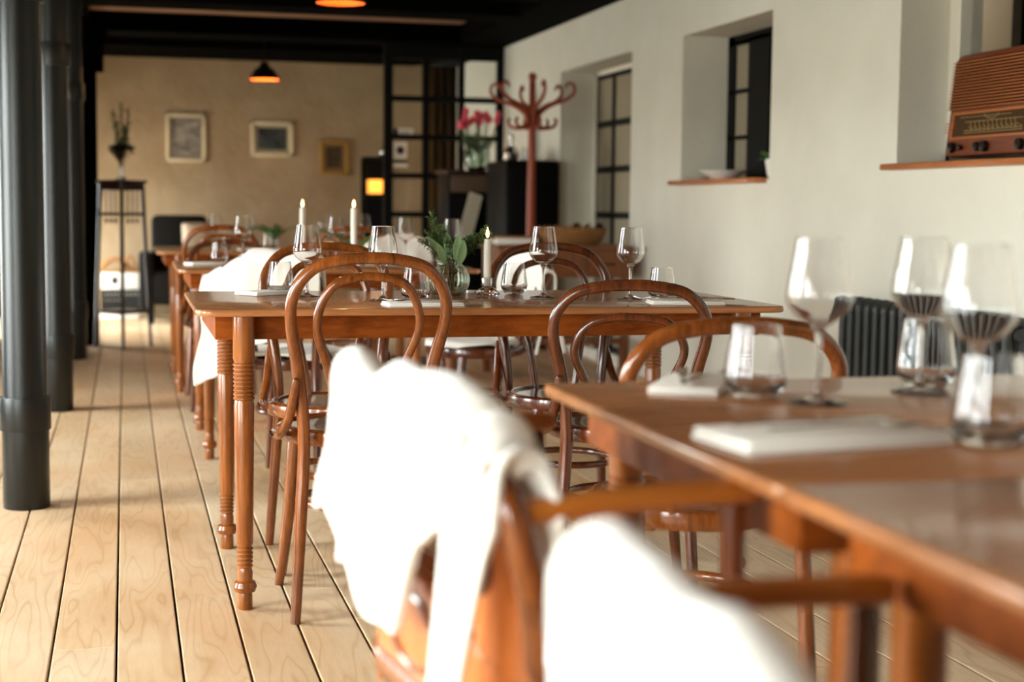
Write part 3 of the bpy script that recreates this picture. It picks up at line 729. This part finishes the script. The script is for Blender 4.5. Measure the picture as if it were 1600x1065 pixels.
def make_chair(kind, wm, sm):
    t = thing('bentwood_chair', '', 'chair')
    if kind == 'A':
        H = hoop_pts(.150, .188, 0, .893, -.172, 0, -.27, foot=(.176, -.212)); I = hoop_pts(.062, .123, 0, .848, -.165, 0, -.258)
    else:
        H = hoop_pts(.152, .19, 0, .83, -.172, 0, -.25, foot=(.176, -.212)); I = hoop_pts(.075, .135, 0, .75, -.16, 0, -.225)
    seat_parts(t, wm, sm)
    n = len(H); rh = [(.0125 if i in (0, n-1) else .0155 if i in (1, 2, n-2, n-3) else .0165 if i in (3, n-4) else .0145) for i in range(n)]
    obj('back_hoop', MB().tube(H, rh, 16), wm, t)
    obj('inner_hoop', MB().tube(I, .011, 14), wm, t)
    for s in (-1, 1):
        br = obj('hip_brace', MB().tube([(s*.172, -.212, .60), (s*.176, -.2, .57), (s*.186, -.165, .50), (s*.2, -.11, .455), (s*.207, -.055, .444), (s*.207, -.0, .444)], [.008, .0115, .0125, .0125, .0115, .008], 12), wm, t)
        for yy in (-.03, -.07):
            o = obj('screw', MB().tube([(s*.216, yy, .445), (s*.2215, yy, .445)], .0045, 10, spline=False), 'knob', br)
    return t
def PC(o, x, y, deg, lab, grp): o.location = (x, y, 0); o.rotation_euler = (0, 0, math.radians(deg)); o['label'] = lab; o['group'] = grp
GA = 'bentwood chairs around the tables'
cA = make_chair('A', 'chair', 'chair_seat')
PC(cA, .568, 3.885, 0, 'honey-brown bentwood chair with its back to the camera, tall hoop in sharp focus', GA)
cAd = make_chair('A', 'chair_dark', 'seat_dark')
PC(cAd, 1.30, 4.415, 180, 'bentwood chair with dark seat behind the focused table, near the plain wine glass', GA)
copy_tree(cA, (.585, 4.35, 0), PI, 'bentwood chair across the focused table, tucked opposite the tall-backed one', GA)
cB = make_chair('B', 'chair_dark', 'seat_dark')
PC(cB, 1.262, 3.80, -14, 'dark glossy bentwood chair with low hoop between focused and near tables', GA)
copy_tree(cA, (.487, 8.45, 0), 0, 'small far bentwood chair at the front left of the farthest table', GA)
copy_tree(cB, (.487, 7.36, 0), PI, 'dark far bentwood chair with low arch left behind the candle table', GA)
copy_tree(cA, (1.17, 8.35, 0), 0, 'far bentwood chair at the front right of the farthest table', GA)
K2 = copy_tree(cB, (1.33, 7.36, 0), PI, 'far bentwood chair with cream throw, right behind the candle table', GA)
K1 = copy_tree(cB, (1.36, 5.98, 0), math.radians(105), 'bentwood chair with sheepskin turned sideways at the right of the candle table', GA)
K3 = copy_tree(cB, (.60, 5.66, 0), math.radians(-28), 'bentwood chair with sheepskin at the left front of the candle table', GA)
# low arch chair without inner hoop, opposite side of the near table
t = thing('bentwood_chair', 'blurred orange-brown bentwood chair just beyond the near table, plain low arch', 'chair', (1.07, 2.80, 0), 0, GA)
seat_parts(t, 'chair', 'chair_seat')
H = hoop_pts(.165, .205, 0, .812, -.172, 0, -.25, foot=(.18, -.212)); obj('back_hoop', MB().tube(H, .0155, 16), 'chair', t)
obj('inner_hoop', MB().tube(hoop_pts(.09, .13, 0, .64, -.16, 0, -.2), .011, 14), 'chair', t)
# armchairs with wrap-round plywood backs
def make_armchair():
    t = thing('bentwood_armchair', '', 'armchair')
    seat_parts(t, 'chair', 'chair_seat', .215)
    H = hoop_pts(.2, .262, 0, .80, -.19, 0, -.265, foot=(.2, -.24))
    obj('back_hoop', MB().tube(H, .016, 16), 'chair', t)
    def plan(s):   # s -1..1
        a = s*1.02; q = abs(s)
        x = .235*math.sin(a*PI/2*.98) if q < 1 else .235*s
        y = -.255+.11*max(0, q-.35)**1.6/.65**1.6
        return x, y
    for sd in (-1, 1):
        def pn(u, v):
            s = sd*(.50+.52*u); x, y = plan(s); zt = .775-.11*abs(s)**3; return Vector((x, y, .43+v*(zt-.43)))
        obj('side_plate', MB().grid(pn, 12, 12), 'ply', t, solid=.012)
    p = obj('lower_panel', MB().grid(lambda u, v: Vector((plan(u*1.3-.65)[0], plan(u*1.3-.65)[1], .475+v*(.135-.07*(2*u-1)**2))), 30, 8), 'ply', t, solid=.012)
    g = MB().tube([(math.cos(a)*.075, plan(math.cos(a)*.3)[1]-.007, .538+.042*math.sin(a)) for a in [i*PI/12 for i in range(24)]], .0035, 8, closed=True, sub=2)
    obj('groove_ring', g, 'chair_dark', p)
    obj('inner_hoop', MB().tube(hoop_pts(.13, .175, 0, .725, -.20, 0, -.262), .0125, 14), 'chair', t)
    obj('lower_rail', MB().grid(lambda u, v: Vector((plan(u*1.6-.8)[0], plan(u*1.6-.8)[1], .455+v*.03)), 30, 2), 'chair', t, solid=.02)
    for s in (-1, 1):
        arm = MB().tube([(s*.25, -.235, .72), (s*.262, -.15, .727), (s*.264, -.06, .73), (s*.262, .01, .73), (s*.258, .025, .73)], [.018, .019, .019, .019, .014], 12, flat=.75)
        ar = obj('armrest', arm, 'armwood', t)
        obj('arm_support', MB().tube([(s*.262, .0, .72), (s*.262, .0, .6), (s*.24, .005, .5), (s*.212, 0, .44)], .013, 12), 'chair_dark', ar)
    return t
ac = make_armchair()
PC(ac, .57, 1.715, -82, 'blurred bentwood armchair with cream sheepskin over its back, at the end of the near table', 'bentwood armchairs beside the near tables')
ac2 = copy_tree(ac, (.59, .905, 0), math.radians(-94), 'very blurred bentwood armchair at the bottom edge, sheepskin over its back', 'bentwood armchairs beside the near tables')

ac2.scale = (1, 1, .955)
# ================================================================ SHEEPSKINS
def drape(lab, cat, loc, rz, xs, top, lo, li, out_flare=.05, seed=0, th=.014, grp='cream sheepskins over the chairs', cap=.028, ycen=-.26, bulge=.02, curve=.02, name='sheepskin', wave=.014):
    """local frame of the chair: x across, y forward; sheet over the top of the back"""
    t = obj(name, MB().grid(lambda u, v: _dr(u, v, xs, top, lo, li, out_flare, seed, cap, ycen, bulge, curve, wave), 56, 64), 'fleece', solid=th, subsurf=1)
    t.location = loc; t.rotation_euler = (0, 0, rz); t['label'] = lab; t['category'] = cat; t['group'] = grp
    return t
def lerp_tab(tab, u):
    for (a, va), (b, vb) in zip(tab, tab[1:]):
        if u <= b: q = (u-a)/(b-a) if b > a else 0; q = q*q*(3-2*q); return va+(vb-va)*q
    return tab[-1][1]
def _dr(u, v, xs, top, lo, li, fl, seed, cap, yc, bulge, curve, wave):
    x = xs[0]+(xs[1]-xs[0])*u; zt = lerp_tab(top, u); Lo = lerp_tab(lo, u); Li = lerp_tab(li, u)
    yb = yc+curve*(2*u-1)**2
    s = -Lo+v*(Lo+Li+PI*cap)
    nn = noise.noise(Vector((u*3.1+seed, v*2.3, seed)))
    if s < 0: y = yb-cap-fl*(-s/.3)**1.2; z = zt-cap+s; d = -s
    elif s < PI*cap: a = s/cap; y = yb-cap*math.cos(a); z = zt-cap+cap*math.sin(a); d = 0
    else: d = s-PI*cap; y = yb+cap+fl*.3*(d/.3); z = zt-cap-d
    fold = math.sin(u*14+seed*1.7+2*nn)*wave*min(1, d/.12)
    edge = (noise.noise(Vector((v*5, u*2, seed+4))))*.02
    return Vector((x+edge*(1 if u > .5 else -1)*abs(2*u-1)**3+nn*.01, y+fold*(1 if s > 0 else -1)-bulge*nn, z+.012*noise.noise(Vector((u*6, seed, v*3)))))
# near armchair 1 (chair local x: + is towards the camera side... facing +X, local -x is far)
drape('large cream sheepskin over the blurred armchair left of the near table', 'sheepskin', (.57, 1.715, 0), math.radians(-82), (-.33, .262),
      [(0, .815), (.12, .835), (.3, .815), (.5, .834), (.75, .835), (.92, .82), (1, .78)], [(0, .17), (.2, .19), (.42, .20), (.58, .25), (.68, .25), (.76, .14), (.87, .10), (.915, .42), (.945, .42), (.975, .08), (1, .05)],
      [(0, .1), (.5, .2), (1, .22)], .035, 1.0, curve=.03, wave=.009)
drape('sheepskin over the very blurred armchair at the bottom edge', 'sheepskin', (.59, .905, 0), math.radians(-94), (-.245, .30),
      [(0, .715), (.08, .765), (.3, .792), (.7, .790), (1, .755)], [(0, .34), (1, .36)], [(0, .15), (1, .2)], .012, 5.0, curve=.02, cap=.028, wave=.006)
r28 = math.radians(-28)
drape('cream sheepskin over the chair left of the candle table', 'sheepskin', (.60, 5.66, 0), r28, (-.25, .2),
      [(0, .76), (.15, .79), (.35, .83), (.45, .855), (.8, .855), (1, .83)], [(0, .36), (.3, .36), (.5, .3), (1, .22)], [(0, .2), (1, .25)], .05, 9, ycen=-.245)
drape('cream sheepskin over the sideways chair right of the candle table', 'sheepskin', (1.36, 5.98, 0), math.radians(105), (-.2, .2),
      [(0, .76), (.2, .81), (.5, .85), (.8, .84), (1, .80)], [(0, .3), (1, .3)], [(0, .3), (1, .3)], .05, 13, ycen=-.245)
drape('cream throw over the chair right behind the candle table', 'throw', (1.33, 7.36, 0), PI, (-.17, .17),
      [(0, .85), (.5, .865), (1, .85)], [(0, .22), (1, .22)], [(0, .2), (1, .2)], .02, 17, ycen=-.25, grp='cream sheepskins over the chairs', name='throw')
def seat_pad(lab, loc, rz, r_=.19, seed=0, drop=.07, z=.464):
    def fn(u, v):
        a = u*2*PI; q = v*1.28; rr = min(q, 1.0)*r_*(1+.08*math.sin(3*a+seed)); dz = max(0, q-1)*(drop/.28)*(.5+.5*math.sin(2*a+seed))+0
        ex = .018 if q > 1 else .018*q**4
        return Vector((math.cos(a)*(rr+ex), math.sin(a)*(rr+ex), z+.018-dz+.006*noise.noise(Vector((math.cos(a)*q*3, math.sin(a)*q*3, seed)))))
    mb = MB().grid(fn, 48, 20); bmesh.ops.remove_doubles(mb.bm, verts=mb.bm.verts, dist=.0006)
    o = obj('seat_fleece', mb, 'fleece', solid=.016, subsurf=1); o.location = loc; o.rotation_euler = (0, 0, rz); o['label'] = lab; o['category'] = 'sheepskin'; o['group'] = 'sheepskins on the seats'
seat_pad('sheepskin on the seat of the chair left of the candle table', (.60, 5.66, 0), r28, seed=2, drop=.04, r_=.175)
seat_pad('sheepskin on the seat of the sideways chair right of the candle table', (1.36, 5.98, 0), 1.4, seed=4, drop=.04, r_=.165)
seat_pad('sheepskin on the seat of the armchair left of the near table', (.57, 1.715, 0), 0, seed=5, r_=.2)
seat_pad('sheepskin on the seat of the armchair at the bottom edge', (.59, .905, -.019), 0, seed=6, r_=.2)

# ================================================================ TABLEWARE
ZT = .76
def spl(pr, k=4):
    out = []; n = len(pr)
    for i in range(n-1):
        p0, p1, p2, p3 = [Vector((*q, 0)) for q in (pr[max(i-1, 0)], pr[i], pr[i+1], pr[min(i+2, n-1)])]
        for j in range(k):
            t = j/k; v = .5*((2*p1)+(p2-p0)*t+(2*p0-5*p1+4*p2-p3)*t*t+(3*p1-p0-3*p2+p3)*t**3); out.append((max(v.x, .0004), v.y))
    return out+[pr[-1]]
def make_wine(s=1.0):
    t = thing('wine_glass', '', 'wine glass')
    # closed outer and inner profile: foot, stem, diamond-waisted bowl
    outer = [(.0005, 0), (.0345, 0), (.036, .0012), (.034, .0026), (.018, .0052), (.007, .010), (.0042, .02), (.0036, .05), (.0040, .075), (.0065, .089), (.014, .097), (.028, .107), (.0375, .119), (.0405, .129), (.0395, .142), (.0345, .172), (.0302, .1995), (.0300, .2005)]
    inner = [(.0295, .2005), (.0297, .1993), (.0340, .172), (.0390, .142), (.0400, .129), (.0370, .1194), (.0275, .1076), (.0135, .0982), (.004, .0965), (.0005, .0962)]
    obj('bowl', MB().lathe([(r_*s, z*s) for r_, z in spl(outer)+spl(inner)], seg=56, cap=(False, False)), 'glass', t, angle=35)
    return t
def make_tumbler(s=1.0):
    t = thing('tumbler', '', 'glass')
    outer = [(.0005, 0), (.024, 0), (.029, .003), (.0365, .014), (.0395, .024), (.0385, .036), (.034, .065), (.0307, .089), (.0305, .09)]
    inner = [(.0294, .09), (.0297, .0888), (.0330, .065), (.0372, .036), (.038, .026), (.035, .0175), (.024, .0105), (.0005, .009)]
    obj('body', MB().lathe([(r_*s, z*s) for r_, z in spl(outer)+spl(inner)], seg=56, cap=(False, False)), 'glass', t, angle=35)
    return t
wg = make_wine(); tg = make_tumbler(); wgn = make_wine(1.1); tgn = make_tumbler(1.1)
GW, GT = 'wine glasses on the tables', 'tumblers on the tables'
def place(src, lst, grp, used=[]):
    for i, (x, y, lab) in enumerate(lst):
        if i == 0 and src.name not in used: used.append(src.name); src.location = (x, y, ZT+.0004); src['label'] = lab; src['group'] = grp
        else: copy_tree(src, (x, y, ZT+.0004), random.random()*0, lab, grp)
place(wg, [(.492, 4.287, 'wine glass on the focused table, left of the tall-backed chair hoop'),
           (.678, 4.12, 'wine glass seen above the tall-backed chair hoop on the focused table'),
           (1.156, 4.215, 'wine glass between the lit candle and the wall on the focused table'),
           (1.393, 4.14, 'wine glass against the white wall at the right of the focused table'),
           (.499, 6.80, 'wine glass on the left of the candle table'),
           (1.245, 6.93, 'wine glass on the candle table above the herb vase'),
           (1.33, 6.30, 'wine glass at the right end of the candle table behind the flame'),
           (.93, 6.96, 'wine glass just left of the tall candle on the candle table'),
           (.50, 8.95, 'tiny wine glass on the left of the farthest table'),
           (.70, 9.00, 'tiny wine glass on the farthest table left of its green plant'),
           (1.13, 8.95, 'tiny wine glass on the middle of the farthest table'),
           (1.36, 8.95, 'tiny wine glass at the right end of the farthest table')], GW)
place(wgn, [(.900, 1.88, 'large blurred wine glass, leftmost on the near table'),
            (1.105, 1.975, 'large blurred wine glass in the middle of the near table'),
            (.960, 1.585, 'largest blurred wine glass at the right edge of the near table')], GW)
place(tg, [(.437, 4.49, 'tumbler on a napkin at the left rear of the focused table'),
           (.765, 4.10, 'tumbler seen through the hoop of the tall-backed chair'),
           (1.118, 4.40, 'tumbler right of the lit candle on the focused table'),
           (1.471, 4.09, 'tumbler beside the fork at the right of the focused table'),
           (.391, 6.68, 'tumbler on the left of the candle table'),
           (1.37, 6.6, 'tumbler at the right end of the candle table'),
           (.55, 8.75, 'tiny tumbler on the left of the farthest table'),
           (.78, 8.72, 'tiny tumbler before the plant on the farthest table')], GT)
place(tgn, [(.842, 1.955, 'blurred tumbler left of the first wine glass on the near table'),
            (1.145, 2.03, 'blurred tumbler right behind the middle wine glass on the near table'),
            (.935, 1.51, 'largest blurred tumbler at the right edge of the near table')], GT)
def make_napkin(w_, d_, h_=.01):
    t = thing('napkin', '', 'napkin')
    for i in range(2):
        obj('fold', MB().box(-w_/2+i*.003, w_/2-i*.002, -d_/2+i*.002, d_/2, i*h_/2, (i+1)*h_/2, h_*.22), 'linen', t)
    return t
def make_fork():
    t = thing('fork', '', 'fork')
    obj('handle', MB().tube([(-.1, 0, .004), (-.04, 0, .006), (.02, 0, .007), (.045, 0, .006)], [.004, .0035, .0022, .0025], 8, flat=.4, ref=(0, 0, 1)), 'metal', t)
    h = MB().box(.042, .056, -.009, .009, .0045, .0068, .001)
    for q in (-.0075, -.0025, .0025, .0075): h.tube([(.053, q, .0055), (.075, q, .003), (.095, q, .007)], [.0014, .0013, .0006], 6)
    obj('tines', h, 'metal', t); return t
def make_knife():
    t = thing('knife', '', 'knife')
    obj('handle', MB().tube([(-.1, 0, .005), (-.05, 0, .006), (0, 0, .005)], [.0045, .005, .004], 8, flat=.55, ref=(0, 0, 1)), 'metal', t)
    obj('blade', MB().box(0, .105, -.008, .007, .0035, .0055, .001), 'metal', t); return t
def make_spoon():
    t = thing('spoon', '', 'spoon')
    obj('handle', MB().tube([(-.09, 0, .004), (-.03, 0, .008), (.03, 0, .006)], [.0045, .003, .002], 8, flat=.4, ref=(0, 0, 1)), 'metal', t)
    b = MB().lathe([(.001, -.004), (.5, -.0035), (.85, -.001), (1, .002), (.92, .002), (.5, -.001), (.001, -.002)], seg=24, cap=(False, False))
    for v in b.bm.verts: v.co.x = v.co.x*.024+.05; v.co.y *= .016; v.co.z += .006
    obj('bowl', b, 'metal', t); return t
np_, fk, kn, sp = make_napkin(.2, .1), make_fork(), make_knife(), make_spoon()
nb = make_napkin(.265, .13, .014)
def put(src, x, y, z, deg, lab, grp, first=[]):
    if src.name not in first: first.append(src.name); src.location = (x, y, z); src.rotation_euler = (0, 0, math.radians(deg)); src['label'] = lab; src['group'] = grp
    else: copy_tree(src, (x, y, z), math.radians(deg), lab, grp)
GN, GC = 'white napkins', 'cutlery on the napkins'
ZN = ZT+.0005; ZK = ZT+.0112
put(np_, .745, 3.895, ZN, 3, 'white folded napkin seen through the tall-backed chair hoop', GN)
put(np_, 1.47, 3.90, ZN, -8, 'white folded napkin at the right of the focused table', GN)
put(np_, .41, 4.50-.06, ZN, 35, 'white napkin under the left rear tumbler of the focused table', GN)
put(np_, .345, 6.56, ZN, 20, 'white napkin at the left of the candle table', GN)
put(np_, .80, 2.08, ZN, 60, 'blurred white napkin at the far corner of the near table', GN)
put(nb, .757, 1.565, ZN, 7, 'large blurred white napkin in front on the near table', GN)
put(np_, .7, 8.6, ZN, 0, 'tiny white napkin on the farthest table', GN)
put(fk, .735, 3.90, ZK, 160, 'fork on the napkin seen through the tall-backed chair hoop', GC)
put(fk, .755, 3.87, ZK, 172, 'second fork in front on the napkin behind the tall-backed chair', GC)
put(fk, 1.43, 3.92, ZK, 150, 'fork with raised tines on the right napkin of the focused table', GC)
put(sp, 1.49, 3.93, ZK, 140, 'spoon on the right napkin of the focused table', GC)
put(kn, 1.50, 3.885, ZK, 165, 'knife on the right napkin of the focused table', GC)
put(kn, .79, 2.10, ZK, 70, 'blurred knife on the far corner napkin of the near table', GC)
put(sp, .83, 2.08, ZK, 40, 'blurred spoon on the far corner napkin of the near table', GC)
put(kn, .75, 1.59, ZT+.0147, 8, 'blurred knife on the large napkin of the near table', GC)
put(fk, .78, 1.55, ZT+.0147, 5, 'blurred fork on the large napkin of the near table', GC)
# candles
def make_candle(h, r_=.0105, holder='tall'):
    t = thing('candle', '', 'candle')
    obj('wax', MB().lathe([(r_*1.05, .0), (r_, .01), (r_, h-.004), (r_*.85, h), (r_*.3, h-.002)], seg=24), 'wax', t)
    obj('wick', MB().tube([(0, 0, h-.003), (.001, 0, h+.004), (.002, 0, h+.009)], .0009, 6), 'wick', t)
    obj('flame', MB().lathe([(.0005, h+.004), (.0035, h+.008), (.0048, h+.014), (.0035, h+.022), (.0014, h+.03), (.0003, h+.035)], seg=16), 'flame', t)
    return t
def make_holder(lab, x, y):
    t = thing('candle_holder', lab, 'candle holder', (x, y, ZT+.0004))
    obj('glass_foot', MB().lathe([(.0005, 0), (.034, 0), (.038, .006), (.036, .012), (.024, .02), (.015, .026), (.017, .032), (.019, .05), (.0175, .052), (.0125, .05), (.012, .028), (.0005, .027)], seg=12, cap=(False, False)), 'glass', t, angle=25)
    return t
make_holder('faceted glass candle holder on the focused table', 1.017, 4.32)
c1 = make_candle(.135); c1.location = (1.017, 4.32, ZT+.029); c1['label'] = 'short lit white candle beside the herb vase'; c1['group'] = 'lit white candles'
c2 = make_candle(.215, .0125)
for i, (x, y, lab) in enumerate([(.962, 6.62, 'tall lit candle on the candle table, the right one of the two'), (.775, 6.93, 'tall lit candle on the candle table, the left one of the two')]):
    make_holder('small glass holder under the %s tall candle' % ('right' if i == 0 else 'left'), x, y)
    o = c2 if i == 0 else copy_tree(c2); o.location = (x, y, ZT+.029); o['label'] = lab; o['group'] = 'lit white candles'
o = obj('sugar_sachet', MB().box(-.015, .015, -.01, .01, 0, .008, .003), 'linen'); o.location = (1.0, 4.45, ZT+.0004); o['label'] = 'tiny white dish left behind the candle holder'; o['category'] = 'dish'
# herb vase
t = thing('glass_vase', 'ribbed round glass vase on the focused table', 'vase', (.907, 4.33, ZT+.0004))
vp = [(.0005, 0), (.034, 0), (.045, .008), (.056, .03), (.058, .05), (.05, .075), (.038, .088), (.036, .093), (.039, .104)]
vi = [(.0365, .1045), (.0335, .093), (.0365, .086), (.048, .073), (.0555, .05), (.0535, .031), (.043, .012), (.03, .006), (.0005, .006)]
obj('body', MB().lathe(spl(vp)+spl(vi), seg=96, cap=(False, False), flute=(24, .018)), 'glass_green', t, angle=40)
t = thing('herb_bouquet', 'bunch of thyme-like sprigs with broad sage leaves in the ribbed vase', 'plant', (.907, 4.33, ZT))
lf, lf2, st, bl = MB(), MB(), MB(), MB()
tips = [(-.055, .01, .235), (-.03, -.02, .20), (-.07, 0, .18), (-.045, .03, .21), (0, .02, .165), (-.01, -.03, .15), (.03, 0, .155), (.075, .01, .17), (.115, -.01, .195), (.10, .02, .165), (.06, -.02, .14), (-.09, .01, .155), (.13, .0, .175), (-.02, .0, .18)]
for (x, y, z) in tips:
    b = Vector((random.uniform(-.012, .012), random.uniform(-.012, .012), .012)); tp_ = Vector((x, y, z))
    neck = Vector((x*.18, y*.3, .095)); st.tube([b, neck, (neck+tp_)/2+Vector((0, 0, .012)), tp_], [.0018, .0016, .0012, .0006], 6)
    for i in range(110):
        q = random.random()*.85+.12; p = neck.lerp(tp_, q)+Vector((0, 0, .012*math.sin(q*PI)))
        d = Vector((random.gauss(0, 1), random.gauss(0, 1), random.gauss(.5, .6))).normalized()
        ln = random.uniform(.008, .03)*(1.15-q*.6)
        st.tube([p, p+d*ln*.7], .0005, 3, spline=False)
        for k_ in range(2):
            pp = p+d*ln*random.uniform(.2, .8); dd = (d+Vector((random.gauss(0, .7), random.gauss(0, .7), random.gauss(.2, .5)))).normalized()
            (lf if random.random() < .6 else lf2).leaf(pp, dd, (random.random()-.5, random.random()-.5, 1), random.uniform(.008, .016), .0019, .15, 2)
obj('stems', st, 'twig', t); obj('needles', lf, 'leafd', t); obj('young_needles', lf2, 'leafg', t)
for (b, d, u, L_, w_) in [((-.01, -.02, .10), (-.62, -.1, .8), (.5, -.8, .4), .095, .0155), ((.012, -.03, .10), (.14, -.05, 1), (.2, -1, .1), .078, .0165), ((-.005, -.02, .11), (-.1, .0, 1), (0, -1, .0), .075, .014), ((.02, -.03, .09), (.2, -.3, 1), (.3, -1, .2), .075, .017), ((-.02, -.03, .09), (-.3, -.3, .8), (.3, -1, .2), .07, .014)]:
    obj('sage_leaf', MB().leaf(b, d, u, L_, w_, .12, 8), 'leafs', t, solid=.0008, subsurf=1)
# plant on the candle table and farthest table
for (x, y, n_, L_, lab, lab2) in ((1.02, 6.9, 7, .19, 'small clear jar under the dark long leaves on the candle table', 'long dark leaves rising beside the tall candle'), (.84, 9.0, 16, .17, 'small clear jar under the leafy plant on the farthest table', 'bright leafy plant on the farthest table')):
    t = thing('glass_jar', lab, 'vase', (x, y, ZT+.0004))
    obj('body', MB().lathe([(.0005, 0), (.03, 0), (.036, .01), (.038, .05), (.03, .08), (.028, .08), (.035, .05), (.033, .012), (.0005, .006)], seg=28, cap=(False, False)), 'glass', t)
    t = thing('leafy_sprig', lab2, 'plant', (x, y, ZT))
    lf = MB()
    for i in range(n_):
        a = random.random()*2*PI if n_ > 8 else random.choice((0.2, 2.9, .5))+random.uniform(-.3, .3)
        lf.leaf((math.cos(a)*.008, math.sin(a)*.008, .05), (math.cos(a)*.75, math.sin(a)*.75, 1), (0, 0, 1), L_*random.uniform(.7, 1.1), .014, .5, 6)
    obj('leaves', lf, 'leafg', t, solid=.0008)
    st = MB()
    for i in range(4): st.tube([(random.uniform(-.01, .01), random.uniform(-.01, .01), .01), (0, 0, .07)], .002, 6, spline=False)
    obj('stems', st, 'stem', t)
